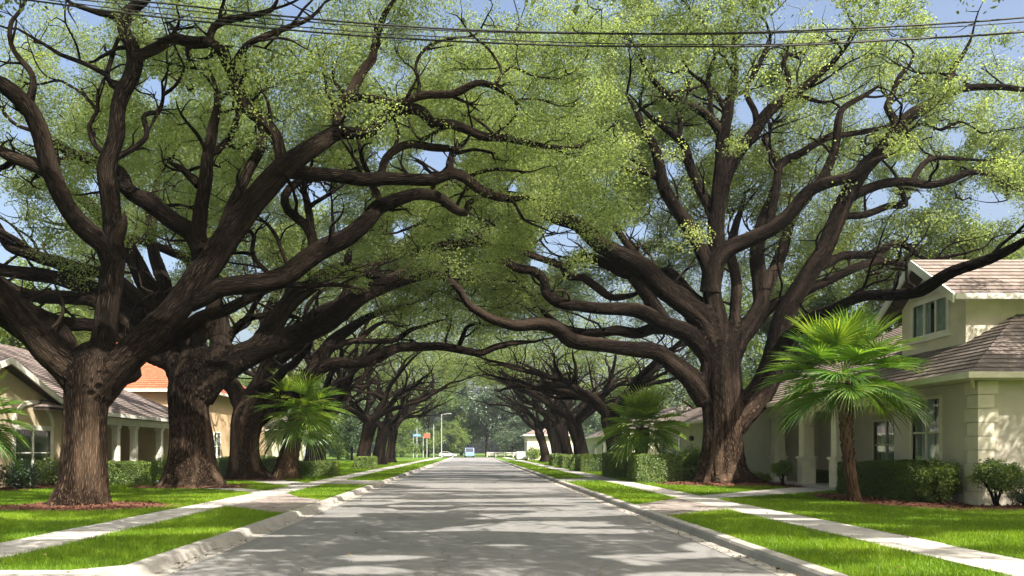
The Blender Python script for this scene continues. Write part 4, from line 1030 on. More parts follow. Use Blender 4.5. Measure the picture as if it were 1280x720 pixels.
window_y(hr, H, 15.7, -1, 29.4, 31.2, 0.9, 2.7, 2, 2, True)
window_y(hr, H, 15.7, -1, 33.4, 34.6, 0.9, 2.7, 1, 2, True)
d = BM(H); d.box(15.78, 15.84, 26.7, 27.9, GZ + 0.1, 2.5); d = d.build('door', M['wood'], hr)
k = BM(H); k.cyl((15.70, 27.7, 1.1), (15.78, 27.7, 1.1), 0.035); k.build('handle', M['metal'], d)
for y0, y1, tall in ((29.6, 30.15, 1), (32.55, 33.1, 1), (35.55, 36.15, 1)):
    b = BM(H)
    b.box(13.45, 14.0, y0, y1, 0.05, 1.25); b.box(13.40, 14.05, y0 - 0.05, y1 + 0.05, 1.25, 1.36)
    b.box(13.5, 13.95, y0 + 0.05, y1 - 0.05, 1.36, 3.02); b.box(13.44, 14.01, y0 - 0.01, y1 + 0.01, 3.02, 3.13)
    b.build('pillar', M['creamtrim'], hr, bevel=0.012)
b = BM(H); b.box(13.49, 13.96, 25.62, 36.18, 3.131, 3.452); b.build('porch_beam', M['creamtrim'], hr)
# brackets beside the pillars
b = BM(H)
for yy in (29.6, 32.55): b.prism([(13.7, yy, 3.13), (13.7, yy - 0.5, 3.13), (13.7, yy, 2.55)], (0.1, 0, 0))
b.build('bracket', M['creamtrim'], hr)
# the dormer
dm_b = BM(H)
xd, ya, yb, ze, zr = 15.0, 24.3, 27.9, 6.52, 7.75
wall_y(dm_b, xd, 0.2, ya, yb, 4.6, ze - 0.002, [(25.25, 27.15, 5.42, 6.45)])
dm_b.prism([(xd, yb, ze), (xd, (ya + yb) / 2, zr - 0.14), (xd, ya, ze)], (0.2, 0, 0))
dm_b.box(xd + 0.9, xd + 0.95, ya + 0.21, yb - 0.21, 4.9, ze - 0.05)
dm_b.prism([(xd + 0.201, ya, 4.7), (18.4, ya, 6.55), (xd + 0.201, ya, 6.5)], (0, 0.2, 0))
dm_b.prism([(xd + 0.201, yb, 4.7), (18.4, yb, 6.55), (xd + 0.201, yb, 6.5)], (0, -0.2, 0))
dm = dm_b.build('dormer', M['creamtrim'], hr)
sl = (zr - ze) / 1.8
zlow = zr + 0.06 - sl * 2.25
roof_mesh('roof', [[(14.35, 26.1 - 2.25, zlow), (18.6, 26.1 - 2.25, zlow), (20.4, 26.1, zr + 0.06), (14.35, 26.1, zr + 0.06)],
                   [(18.6, 26.1 + 2.25, zlow), (14.35, 26.1 + 2.25, zlow), (14.35, 26.1, zr + 0.06), (20.4, 26.1, zr + 0.06)]], M['sh_brown'], dm, H)
b = BM(H)                                    # barge boards, fascia
for sg in (-1, 1):
    b.prism([(14.30, 26.1, zr + 0.05), (14.30, 26.1 + sg * 2.3, zlow + 0.01), (14.30, 26.1 + sg * 2.3, zlow - 0.27), (14.30, 26.1, zr - 0.25)], (0.07, 0, 0))
b.box(14.371, 18.6, 23.74, 23.86, zlow - 0.17, zlow + 0.0); b.box(14.371, 17.9, 23.861, ya, zlow - 0.12, zlow - 0.10)
b.build('barge_board', M['white'], dm)
window_y(dm, H, xd, -1, 25.25, 27.15, 5.42, 6.45, 3, 1, True, 'white', 0.16, 0.09)

# --- right: second, low house beyond the oak
H = (15.5, 52.0, GZ)
h2 = thing('house', 'low cream house with a tan shingle roof behind the giant right oak', 'house', H)
b = BM(H)
wall_y(b, 15.5, 0.25, 41.8, 66, GZ, 3.5, [(42.6, 44.6, 0.9, 2.6), (59.5, 61.5, 0.7, 2.5), (63.5, 65.0, 0.7, 2.5)])
wall_x(b, 41.8, 0.25, 15.751, 32, GZ, 3.5); wall_x(b, 66, 0.25, 15.5, 32, GZ, 3.5); wall_y(b, 32, 0.25, 41.8, 66.25, GZ, 3.5)
b.build('wall', M['cream'], h2)
roof_mesh('roof', hip(14.8, 32.6, 41.2, 66.9, 3.55, 0.45), M['sh_brown'], h2, H)
b = BM(H); b.box(14.70, 14.85, 41.1, 67, 3.38, 3.56); b.box(14.851, 32.7, 41.08, 41.22, 3.38, 3.56); b.build('gutter', M['creamtrim'], h2)
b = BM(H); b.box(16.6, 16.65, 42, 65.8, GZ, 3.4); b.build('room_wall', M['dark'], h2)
for yy in ((42.6, 44.6, 0.9, 2.6), (59.5, 61.5, 0.7, 2.5), (63.5, 65.0, 0.7, 2.5)): window_y(h2, H, 15.5, -1, *yy, 2, 2, True, 'white')
b = BM(H); b.cyl((15.3, 56.0, 2.45), (15.498, 56.0, 2.45), 0.20, 0.16, 16); b.cyl((15.2, 56.0, 2.45), (15.3, 56.0, 2.45), 0.12, 0.20, 16); b.build('wall_lamp', M['wood'], h2)

# --- right: third house glimpsed between the trunks, and the little pale house at the end
def simple_house(label, x, side, y0, y1, depth, mat, roofmat, wz=3.2, pitch=0.45, wins=(), trim='white', name='house', two=None):
    H = (x, (y0 + y1) / 2, GZ)
    h = thing(name, label, 'house', H)
    b = BM(H)
    x1 = x + side * depth
    wall_y(b, min(x, x - (-side) * 0.25), 0.25, y0, y1, GZ, wz, wins)
    xa, xb = sorted((x + side * 0.251, x1))
    wall_x(b, y0, 0.25, xa, xb, GZ, wz); wall_x(b, y1 - 0.25, 0.25, xa, xb, GZ, wz); wall_y(b, x1, 0.25, y0, y1, GZ, wz)
    b.build('wall', mat, h)
    ra, rb = sorted((x - side * 0.6, x1 + side * 0.6))
    roof_mesh('roof', hip(ra, rb, y0 - 0.6, y1 + 0.6, wz + 0.05, pitch), roofmat, h, H)
    b = BM(H); g0, g1 = sorted((x - side * 0.57, x - side * 0.70)); b.box(g0, g1, y0 - 0.7, y1 + 0.7, wz - 0.12, wz + 0.06)
    b.box(ra, rb, y0 - 0.7, y0 - 0.57, wz - 0.12, wz + 0.055); b.build('gutter', M[trim], h)
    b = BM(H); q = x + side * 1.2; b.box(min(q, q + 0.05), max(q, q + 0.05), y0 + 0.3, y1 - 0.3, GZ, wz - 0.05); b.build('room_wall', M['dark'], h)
    for wn in wins: window_y(h, H, x, -side, *wn, 2, 2, True, trim)
    return h
simple_house('white house half hidden behind the right row of oaks', 16.0, 1, 80, 112, 14, M['cream'], M['sh_grey'], 3.3, 0.42, [(84, 86, 0.8, 2.5), (90, 92, 0.8, 2.5), (96, 98, 0.8, 2.5), (103, 105, 0.8, 2.5)])
simple_house('small pale house with a pinkish hipped roof at the far end of the street', 8.7, 1, 126, 133, 7, M['cream'], M['sh_brown'], 4.0, 0.5, [(127.5, 128.3, 0.6, 3.0), (129.2, 130, 0.6, 3.0), (131, 131.8, 0.6, 3.0)])

# --- left: tan house with the arched window and columned porch
H = (-18.4, 38.0, GZ)
hl = thing('house', 'tan house with an arched white window, white porch columns and brown roof', 'house', H)
b = BM(H)
X = -18.4
wall_y(b, X - 0.25, 0.25, 26.0, 36.3, GZ, 3.3, [(28.9, 30.9, 0.55, 2.45), (32.2, 34.9, 0.55, 2.45)])
b.prism([(X - 0.25, 25.98, 3.302), (X - 0.25, 36.32, 3.302), (X - 0.25, 31.1, 4.95)], (0.25, 0, 0))
wall_x(b, 36.05, 0.25, -21.5, X - 0.251, GZ, 3.3)
wall_y(b, -21.5, 0.25, 36.3, 50.5, GZ, 3.3, [(40.5, 41.6, GZ, 2.4), (44.0, 45.6, 0.9, 2.4)])
wall_y(b, X - 0.25, 0.25, 48.5, 53.0, GZ, 3.3)
wall_x(b, 48.5, 0.25, -21.5, X - 0.251, GZ, 3.3)
wall_x(b, 26.0, 0.25, -33, X - 0.251, GZ, 3.3); wall_x(b, 53, 0.25, -33, X - 0.251, GZ, 3.3); wall_y(b, -33, 0.25, 26, 53.2, GZ, 3.3)
b.build('wall', M['tan'], hl)
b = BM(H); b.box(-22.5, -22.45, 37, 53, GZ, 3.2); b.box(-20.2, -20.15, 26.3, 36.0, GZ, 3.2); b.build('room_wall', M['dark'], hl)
roof_mesh('roof', hip(-33.5, -17.7, 33.5, 53.6, 3.42, 0.5), M['sh_grey'], hl, H)
zg = 5.2
roof_mesh('gable_roof', [[(-17.9, 25.2, zg - 0.36 * 5.9), (-33, 25.2, zg - 0.36 * 5.9), (-33, 31.1, zg), (-17.9, 31.1, zg)],
                         [(-33, 37.0, zg - 0.36 * 5.9), (-17.9, 37.0, zg - 0.36 * 5.9), (-17.9, 31.1, zg), (-33, 31.1, zg)]], M['sh_grey'], hl, H)
b = BM(H)
for sg in (-1, 1):
    b.prism([(-17.86, 31.1, zg + 0.02), (-17.86, 31.1 + sg * 5.95, zg - 0.36 * 5.95 + 0.02), (-17.86, 31.1 + sg * 5.95, zg - 0.36 * 5.95 - 0.22), (-17.86, 31.1, zg - 0.22)], (-0.08, 0, 0))
b.box(-17.74, -17.6, 36.9, 53.7, 3.26, 3.43); b.build('barge_board', M['white'], hl)
b = BM(H); b.box(X - 3.0, X + 0.45, 36.35, 48.4, 3.18, 3.24); b.build('ceiling', M['creamtrim'], hl)
b = BM(H); b.box(X - 0.3, X + 0.05, 36.32, 48.45, 2.92, 3.18); b.build('porch_beam', M['white'], hl)
b = BM(H); b.box(-21.2, X + 0.1, 36.4, 48.4, 0.02, GZ + 0.08); b.build('porch_floor', M['concrete'], hl)
for yy in (38.9, 41.4, 43.6, 47.2):
    b = BM(H); b.box(X - 0.32, X + 0.08, yy, yy + 0.42, 0.1, 0.45); b.box(X - 0.28, X + 0.04, yy + 0.04, yy + 0.38, 0.45, 2.75); b.box(X - 0.33, X + 0.09, yy - 0.01, yy + 0.43, 2.75, 2.918)
    b.build('pillar', M['white'], hl, bevel=0.01)
window_y(hl, H, X, 1, 32.2, 34.9, 0.55, 2.45, 2, 2, False, 'white', 0.2)
window_y(hl, H, X, 1, 28.9, 30.9, 0.55, 2.45, 2, 2, False, 'white', 0.14)
window_y(hl, H, -21.25, 1, 44.0, 45.6, 0.9, 2.4, 2, 2, True, 'white')
b = BM(H)                                    # arch over the window
n = 24; yc, ry_, rz_ = 33.55, 1.55, 1.05
for i in range(n):
    a0, a1 = math.pi * i / n, math.pi * (i + 1) / n
    p = lambda a, k: (X + 0.002, yc + (ry_ - k) * math.cos(a), 2.66 + (rz_ - k) * math.sin(a))
    b.prism([p(a0, 0), p(a1, 0), p(a1, 0.17), p(a0, 0.17)], (0.07, 0, 0))
b.build('window_arch', M['white'], hl)

b = None
simple_house('two storey peach house with a terracotta tile roof behind the second left oak', -19.2, -1, 56, 74, 14, M['peach'], M['sh_terra'], 5.8, 0.75,
             [(59.5, 61.0, 0.9, 2.9), (66, 67.6, 0.9, 2.9), (70, 71.6, 0.9, 2.9)])
simple_house('white low house with a row of windows behind the thick left palm', -19.0, -1, 78, 104, 14, M['cream'], M['sh_grey'], 3.6, 0.45,
             [(80, 82, 0.8, 2.8), (85, 87, 0.8, 2.8), (90, 92, 0.8, 2.8), (96, 98, 0.8, 2.8)])

# ------------------------------------------------------------------ hedges and shrubs
def hedge(name, label, cx, cy, sx, sy, h, seed, group=None, leaf=(0.055, 0.035), dens=900, rnd=0.12, mat='hedge', bias=0.0, cat='hedge'):
    """clipped box hedge: a leafy skin of small faces over a twiggy dark green body"""
    rng = R(seed)
    A = [sx * h, sx * h, sy * h, sy * h, sx * sy]; tot = sum(A); N = int(tot * dens)
    f = rng.choice(5, N, p=np.array(A) / tot)
    u, v = rng.random(N) - 0.5, rng.random(N)
    P = np.zeros((N, 3)); Nn = np.zeros((N, 3))
    for i, (ax, s) in enumerate(((1, -1), (1, 1), (0, -1), (0, 1))):
        m = f == i
        P[m, ax] = s * (sy if ax == 1 else sx) / 2; P[m, 1 - ax] = u[m] * (sx if ax == 1 else sy); P[m, 2] = v[m] * h; Nn[m, ax] = s
    m = f == 4; P[m, 0] = u[m] * sx; P[m, 1] = (v[m] - 0.5) * sy; P[m, 2] = h; Nn[m, 2] = 1
    # rounded, slightly uneven skin
    q = P / np.array([sx / 2, sy / 2, h / 2]) - np.array([0, 0, 1])
    e = np.sort(np.abs(q), 1)
    P *= (1 - rnd * np.clip(e[:, 1] - 0.75, 0, 1)[:, None] * 1.2 * np.array([1, 1, 0.6]))
    wob = (vnoise(P + seed, 2.2) - 0.5) * 0.16 + (vnoise(P + seed, 6) - 0.5) * 0.07
    P += Nn * wob[:, None] - Nn * (rng.random(N) ** 2 * 0.10)[:, None]
    d = Nn * 0.8 + rng.normal(size=(N, 3)) * 0.6; d[:, 2] += 0.25; d /= np.linalg.norm(d, axis=1)[:, None]
    t = rng.normal(size=(N, 3)); t -= d * (t * d).sum(1)[:, None]; t /= np.linalg.norm(t, axis=1)[:, None]; b2 = np.cross(d, t)
    s = (0.7 + 0.6 * rng.random(N))[:, None]
    l, wd = leaf[0] * 0.5 * s, leaf[1] * 0.5 * s
    V = np.stack([P - t * l, P + b2 * wd + d * wd * 0.3, P + t * l, P - b2 * wd + d * wd * 0.3], 1).reshape(-1, 3)
    F = np.arange(N * 4).reshape(-1, 4)
    T = np.clip(0.42 + bias + 0.4 * (vnoise(P + seed, 1.5) - 0.5) + (rng.random(N) - 0.5) * 0.55, 0, 1)
    k = 0.86
    cv = np.array([(a * sx / 2 * k, c * sy / 2 * k, z) for z in (0, h * 0.9) for c in (-1, 1) for a in (-1, 1)])
    cf = np.array([(0, 1, 5, 4), (1, 3, 7, 5), (3, 2, 6, 7), (2, 0, 4, 6), (4, 5, 7, 6), (0, 2, 3, 1)]) + len(V)
    V[:, 2] = np.maximum(V[:, 2], 0.01)
    me = numesh(name, np.vstack([V, cv]), np.vstack([F, cf]), [M[mat]], {'tint': ('FLOAT', np.concatenate([np.repeat(T, 4), np.full(8, 0.1)]))})
    return tag(link(name, me, None, (cx, cy, GZ)), label, cat, group)

def shrub(name, label, cx, cy, r, h, seed, mat='hedge', leaf=(0.07, 0.04), n=60, per=90, vase=False, group=None, bias=0.0, cr=0.22):
    rng = R(seed)
    C = rng.normal(size=(n, 3)); C /= np.linalg.norm(C, axis=1)[:, None]; C *= (rng.random(n) ** 0.35)[:, None]
    z = (C[:, 2] * 0.5 + 0.5)
    zz = (0.38 + 0.58 * z) * h if vase else (0.1 + 0.85 * z) * h
    rr = r * (0.75 + 0.25 * z if vase else 1.0)
    P = np.stack([C[:, 0] * rr * (1 if not vase else 1), C[:, 1] * rr, zz], 1)
    rad = np.full(n, cr * (r / 0.6)) * (0.8 + 0.5 * rng.random(n))
    V, F, T = leaf_quads(P, rad, per, leaf[0], leaf[1], rng, up=0.5, flat=0.85, tint0=np.clip(0.45 + bias + 0.12 * rng.normal(size=n), 0, 1), jit=0.3)
    V[:, 2] = np.maximum(V[:, 2], 0.02)
    root = thing(name, label, 'shrub', (cx, cy, GZ), group)
    me = numesh('foliage', V, F, [M[mat]], {'tint': ('FLOAT', T)}); link('foliage', me, root)
    tb = Tubes()
    for i in range(10):
        p = P[rng.integers(n)]; a = np.array([rng.normal() * 0.05, rng.normal() * 0.05, -0.05])
        tb.add(smooth_path(np.array([[*a, 0.022], [*(a * 0.5 + p * 0.5 * np.array([0.7, 0.7, 1])), 0.016], [*p, 0.007]]), 0.15), 6, 0, i)
    tb.build('stem', M['bark'], root, (0, 0, 0))
    return root

hedge('hedge', 'bright clipped box hedge in front of the left porch columns', -14.9, 34.6, 2.1, 1.3, 0.98, 301, bias=0.12)
hedge('hedge', 'shaded hedge between the second and third left oak trunks', -13.6, 42.2, 3.4, 1.2, 1.0, 302, dens=600, leaf=(0.07, 0.045))
hedge('hedge', 'green hedge between the third left oak and the thick palm', -12.6, 47.0, 4.2, 1.2, 1.1, 303, dens=500, leaf=(0.075, 0.05), bias=0.08)
hedge('hedge', 'long low clipped hedge just right of the thick left palm', -8.9, 45.6, 2.5, 1.4, 0.86, 304, dens=800, leaf=(0.065, 0.042), bias=0.14)
hedge('hedge', 'small far box hedge between two left oak trunks', -8.5, 64.0, 1.7, 1.6, 0.95, 305, dens=500, leaf=(0.09, 0.06), bias=0.12)
hedge('hedge', 'big square hedge in front of the small bushy palm', 8.62, 37.8, 2.15, 2.2, 1.28, 311, dens=1000, leaf=(0.06, 0.04), rnd=0.1)
hedge('hedge', 'dark square hedge standing behind and left of the bushy palm', 8.35, 44.5, 1.8, 3.0, 1.35, 312, dens=700, leaf=(0.07, 0.045), rnd=0.1, bias=-0.05)
hedge('hedge', 'dark boxy hedge on the right verge, nearest the second right oak', 8.25, 56.5, 1.6, 3.4, 1.15, 313, dens=500, leaf=(0.085, 0.055))
hedge('hedge', 'low box hedge farther along the right pavement', 8.0, 67.0, 1.2, 3.0, 1.1, 314, dens=400, leaf=(0.1, 0.065), bias=0.05)
hedge('hedge', 'small farthest hedge on the right beside the slender oaks', 8.2, 78.0, 1.1, 3.0, 1.1, 315, dens=300, leaf=(0.11, 0.07), bias=0.05)
hedge('hedge', 'low leafy hedge between the big square hedge and the giant oak', 10.6, 38.6, 1.7, 1.0, 0.62, 316, dens=900, leaf=(0.07, 0.045), bias=0.1, rnd=0.3)
hedge('hedge', 'low hedge under the window right of the giant oak', 14.5, 40.6, 1.4, 1.0, 0.62, 317, dens=800, leaf=(0.07, 0.045), bias=0.08)
hedge('hedge', 'dark glossy hedge along the porch of the dormer house', 12.72, 24.6, 1.05, 4.6, 1.12, 318, bias=-0.12, dens=1500, leaf=(0.06, 0.038), rnd=0.16)
hedge('hedge', 'small hedge seen between the two porch pillars', 14.75, 34.0, 0.7, 0.8, 0.62, 319, dens=900)
shrub('shrub', 'leafy rounded end of the glossy porch hedge', 12.85, 22.1, 0.58, 1.2, 321, 'hedge', (0.065, 0.04), 70, 150, bias=0.15)
shrub('shrub', 'vase shaped round shrub against the plain grey house wall', 13.45, 20.5, 0.62, 1.22, 322, 'hedge', (0.06, 0.035), 80, 130, vase=True, bias=-0.05, cr=0.2)
shrub('shrub', 'small grey green shrub at the right edge of the house bed', 14.2, 20.4, 0.45, 0.75, 323, 'darkleaf', (0.06, 0.03), 40, 90)
shrub('shrub', 'small dark ball shrub in front of the left porch pillar', 12.75, 32.8, 0.44, 1.05, 324, 'hedge', (0.06, 0.04), 50, 110, vase=True, cr=0.2)
shrub('shrub', 'light green bush under the house window beside the giant oak', 14.6, 41.2, 0.95, 2.1, 325, 'bright', (0.09, 0.05), 60, 110)
shrub('shrub', 'round clipped bush between the small palm and the giant oak', 11.9, 43.2, 0.85, 1.75, 326, 'bright', (0.08, 0.05), 80, 110)
shrub('shrub', 'yellow green ground shrub at the foot of the giant oak', 13.0, 36.2, 0.55, 0.42, 327, 'bright', (0.07, 0.035), 40, 80, bias=0.25)
shrub('shrub', 'loose shrub under the arched window', -17.3, 32.9, 0.75, 1.15, 331, 'hedge', (0.08, 0.04), 60, 90)
shrub('shrub', 'dark shrub below the left edge palm by the tan house', -17.2, 30.3, 0.7, 1.05, 332, 'darkleaf', (0.08, 0.04), 60, 90, bias=-0.12)
shrub('shrub', 'shaded shrub beside the porch behind the bright box hedge', -16.6, 43.2, 0.8, 1.1, 333, 'hedge', (0.09, 0.05), 50, 80, bias=0.05)
shrub('shrub', 'pale shrub beside the small pale house at the street end', 9.4, 121.0, 1.2, 1.9, 334, 'bright', (0.2, 0.12), 40, 60, bias=0.1)
mulch_bed('mulch_bed', 12.3, 23.6, 1.7, 3.6, 5, 0.05)
mulch_bed('mulch_bed', 15.0, 20.4, 3.4, 0.9, 6, 0.05)
mulch_bed('mulch_bed', -17.4, 32.5, 1.2, 4.4, 7, 0.05)
mulch_bed('mulch_bed', 12.9, 33.4, 0.9, 2.2, 8, 0.04)

# ------------------------------------------------------------------ palms
def frond(rng, o, az, el, Lp, Rb, nseg=34, droop=0.45, w=0.034, tint=0.5):
    """one costapalmate leaf: petiole, curved costa and pleated segments with drooping tips"""
    out = np.array([math.cos(az), math.sin(az), 0]); up = np.array([0, 0, 1.0])
    V = []; T = []
    n = 8
    P = [np.array(o, float)]
    e = el
    for i in range(n):
        P.append(P[-1] + (out * math.cos(e) + up * math.sin(e)) * Lp / n); e -= (0.10 + 0.15 * rng.random()) / n
    P = np.array(P)
    side = np.cross(out, up)
    for i in range(n):                        # petiole, two crossed strips
        for sv in (side * 0.022, np.array([0, 0, 0.012])):
            V.append([P[i] - sv, P[i] + sv, P[i + 1] + sv * 0.8, P[i + 1] - sv * 0.8]); T.append(tint * 0.9 + 0.15)
    # blade
    e0 = e - 0.05
    costa = Rb * 0.32
    amax = 2.15
    for k in range(nseg):
        a = (k / (nseg - 1) * 2 - 1) * amax
        c = (1 - abs(a) / amax)
        # base point along the down-curving costa
        ee = e0 - 0.22 * c
        d = out * math.cos(e0 - 0.25 * c) + up * math.sin(e0 - 0.25 * c)
        b0 = P[-1] + d * costa * c
        dd = out * math.cos(ee) + up * math.sin(ee)
        nn = np.cross(side, dd); nn = nn if nn[2] > 0 else -nn
        dirv = dd * math.cos(a) + side * math.sin(a) + nn * 0.28 * abs(math.sin(a))
        dirv /= np.linalg.norm(dirv)
        L = Rb * (0.72 + 0.28 * math.cos(a * 0.6)) * (0.9 + 0.2 * rng.random()) * (1 - 0.25 * (abs(a) / amax) ** 3)
        wv = np.cross(dirv, nn); wv /= np.linalg.norm(wv)
        wv = wv * 0.9 + nn * (0.45 if k % 2 else -0.45)
        ts = [0, 0.3, 0.6, 0.82, 1.0]; ws = [0.5, 1.0, 0.85, 0.45, 0.06]
        dr = droop * (0.7 + 0.6 * rng.random()); pts = []
        for t in ts: pts.append(b0 + dirv * L * t * (1 - 0.12 * dr * t * t) + np.array([0, 0, -1]) * dr * L * t ** 2.6)
        tt = min(1, max(0, tint + rng.normal() * 0.10))
        for i in range(4):
            V.append([pts[i] - wv * w * ws[i] / 2, pts[i] + wv * w * ws[i] / 2, pts[i + 1] + wv * w * ws[i + 1] / 2, pts[i + 1] - wv * w * ws[i + 1] / 2]); T.append(tt)
    V = np.array(V).reshape(-1, 3)
    return V, np.arange(len(V)).reshape(-1, 4), np.repeat(np.array(T), 4)

def palm(label, base, rows, nf, Lp, Rb, seed, el=(-0.5, 1.35), nseg=34, droop=0.45, boots=True, w=0.034, tint=0.5, dead=0):
    rng = R(seed); base = np.array(base, float)
    root = thing('palm_tree', label, 'palm', tuple(base))
    tb = Tubes(); p = smooth_path(np.array(rows), 0.07)
    L = np.concatenate([[0], np.cumsum(np.linalg.norm(np.diff(p[:, :3], axis=0), axis=1))])
    tb.add(p, 22, 0.03, seed % 7, lambda th, l: 1 + 0.05 * np.maximum(0, np.sin(th * 4 + l * 16)) * np.clip(l / 0.6 - 0.4, 0, 1) + 0.05 * np.maximum(0, np.sin(-th * 4 + l * 16)) * np.clip(l / 0.6 - 0.4, 0, 1))
    if boots:
        nb = int(L[-1] * 26)
        for i in range(nb):
            t = 0.30 + 0.68 * i / nb; q = np.array([np.interp(t * L[-1], L, p[:, k]) for k in range(4)])
            a = i * 2.399; o_ = np.array([math.cos(a), math.sin(a), 0])
            s0 = q[:3] + o_ * q[3] * 0.9; ln = 0.10 + 0.08 * t + 0.03 * rng.random()
            tb.add(np.array([[*s0, 0.035], [*(s0 + o_ * 0.03 + np.array([0, 0, ln * 0.6])), 0.028], [*(s0 + o_ * 0.045 + np.array([0, 0, ln])), 0.012]]), 5, 0, i % 9)
    tb.build('trunk', M['palmbark'], root, base)
    top = p[-1, :3]
    for i in range(nf):
        t = (i + 0.5) / nf
        e = el[1] + (el[0] - el[1]) * t ** 0.85 + rng.normal() * 0.08
        V, F, T = frond(rng, top + np.array([0, 0, 0.05 - 0.3 * t]) + rng.normal(size=3) * 0.03, i * 2.39996 + rng.normal() * 0.15, e, Lp * (0.8 + 0.3 * rng.random()), Rb * (0.85 + 0.25 * rng.random()) , nseg, droop * (0.25 + 0.75 * t), w, np.clip(tint + 0.25 * (rng.random() - 0.5) + 0.12 * (1 - t), 0, 1))
        me = numesh('frond', V - base, F, [M['palm']], {'tint': ('FLOAT', T)})
        link('frond', me, root)
    return root
pb = gpt(1066, 627)
x, y = pb[0], pb[1]
palm('tall fan palm with a slim leaning brown trunk in front of the porch', (x, y, GZ),
     [[x + 0.1, y, 0.0, 0.25], [x + 0.03, y, 0.3, 0.19], [x - 0.06, y, 0.9, 0.155], [x - 0.16, y, 1.7, 0.15], [x - 0.2, y, 2.6, 0.165], [x - 0.24, y, 3.3, 0.22], [x - 0.25, y, 3.62, 0.16]], 36, 1.05, 1.16, 401, (-0.28, 1.5), 54, 0.34, w=0.042)
palm('short bushy fan palm rising out of the square hedge', (8.4, 39.6, GZ), [[8.4, 39.6, 0, 0.35], [8.4, 39.6, 0.8, 0.3], [8.4, 39.6, 1.7, 0.30], [8.4, 39.6, 2.5, 0.36], [8.4, 39.6, 2.75, 0.25]], 38, 0.95, 1.25, 402, (-0.35, 1.5), 40, 0.36, w=0.055, tint=0.62)
pb = gpt(356, 600); x, y = pb[0], 41.2; x = (356 - VPX) / FPX * y
palm('thick trunked fan palm between the left oaks', (x, y, GZ), [[x, y, 0, 0.95], [x, y, 0.12, 0.80], [x + 0.12, y, 0.8, 0.56], [x + 0.32, y, 1.8, 0.47], [x + 0.55, y, 2.9, 0.44], [x + 0.75, y, 3.6, 0.36]], 40, 1.1, 1.5, 403, (-0.45, 1.5), 40, 0.36, w=0.055, tint=0.62)
palm('small fan palm at the left edge by the tan house', (-16.9, 27.2, GZ), [[-16.9, 27.2, 0, 0.3], [-16.9, 27.2, 1.2, 0.22], [-16.9, 27.2, 2.3, 0.24], [-16.9, 27.2, 2.6, 0.18]], 30, 0.75, 1.05, 404, (-0.5, 1.4), 30, 0.5, w=0.045)

# ------------------------------------------------------------------ trees behind the houses and at the end of the street
def round_tree(label, x, y, h, r, seed, mat, per, leaf, nclump, group=None, name='tree', zb=None, src=None, trunk_r=0.3):
    rng = R(seed)
    root = thing(name, label, 'tree', (x, y, GZ), group)
    if src is not None:
        for ch in src.children:
            c = ch.copy(); COL.objects.link(c); c.parent = root
        root.rotation_euler.z = rng.random() * 6; k = h / src['h']; root.scale = (k * r / h * src['h'] / src['r'], k * r / h * src['h'] / src['r'], k)
        return root
    zb = h * 0.25 if zb is None else zb
    tt = Tubes()
    tt.add(smooth_path(np.array([[0, 0, -0.2, trunk_r * 1.5], [0.05, 0, 0.6, trunk_r], [0.1, 0.1, h * 0.35, trunk_r * 0.8], [0.0, 0.1, h * 0.7, trunk_r * 0.3]]), 0.5), 10, 0.08, seed % 9)
    nodes = [np.array([0.05, 0.05, h * t]) for t in (0.3, 0.4, 0.5, 0.6, 0.7)]
    for i in range(7):
        a = i * 2.4; p0 = np.array([0.05, 0.05, h * (0.28 + 0.05 * i)])
        g = grow(rng, p0, (math.cos(a), math.sin(a), 0.9), r * 0.75, trunk_r * 0.5, 0.5, 0.25)
        tt.add(smooth_path(g, 0.4), 7, 0.08, i); nodes += [q[:3] for q in g[1:]]
    tt.build('trunk', M['bark'], root, (0, 0, 0))
    N = nclump * 10
    d = rng.normal(size=(N, 3)); d /= np.linalg.norm(d, axis=1)[:, None]
    rr = rng.random(N) ** 0.45
    P = d * rr[:, None]
    P *= (0.72 + 0.5 * vnoise(d * 1.5 + seed, 1.0))[:, None]
    P = np.stack([P[:, 0] * r, P[:, 1] * r, zb + (h - zb) * (0.5 + 0.5 * P[:, 2])], 1)
    P = P[vnoise(P + seed, 1.4 / r) > 0.36][:nclump]
    tw = Tubes(); connect(rng, np.array(nodes), P, tw, 0.012)
    rad = r * (0.14 + 0.10 * rng.random(len(P)))
    V, F, T = leaf_quads(P, rad, per, leaf[0], leaf[1], rng, tint0=np.clip(0.48 + 0.15 * rng.normal(size=len(P)), 0, 1))
    W = V.reshape(-1, 4, 3); keep = ~(sun_gap(W.mean(1) + np.array([x, y, GZ])) & (rng.random(len(W)) < (0.0 if 'yard' in label else 0.97))); V = W[keep].reshape(-1, 3); T = T.reshape(-1, 4)[keep].ravel(); F = np.arange(len(V)).reshape(-1, 4)
    V2, F2, B2 = tw.arrays(); nv = len(V)
    me = numesh('crown', np.vstack([V, V2]), np.vstack([F, F2 + nv]), [M[mat], M['bark']], {'tint': ('FLOAT', np.concatenate([T, np.zeros(len(V2))])), 'bark': ('FLOAT_VECTOR', np.vstack([np.zeros((nv, 3)), B2]))}, np.concatenate([np.zeros(len(F)), np.ones(len(F2))]))
    link('crown', me, root); root['h'] = h; root['r'] = r
    return root
round_tree('pale green bushy tree behind the dormer house roof', 25.5, 47.5, 16.0, 7.0, 501, 'bright', 260, (0.22, 0.12), 190)
round_tree('dark green tree between the giant oak and the dormer house', 19.8, 45.0, 11.0, 4.0, 502, 'darkleaf', 200, (0.2, 0.11), 120)
round_tree('tall tree over the low cream house on the right', 27, 70, 17.0, 8, 503, 'bright', 220, (0.3, 0.16), 160)
round_tree('dense dark tree filling the gap beyond the low cream house', 24, 82, 15.0, 7, 504, 'darkleaf', 200, (0.3, 0.18), 150)
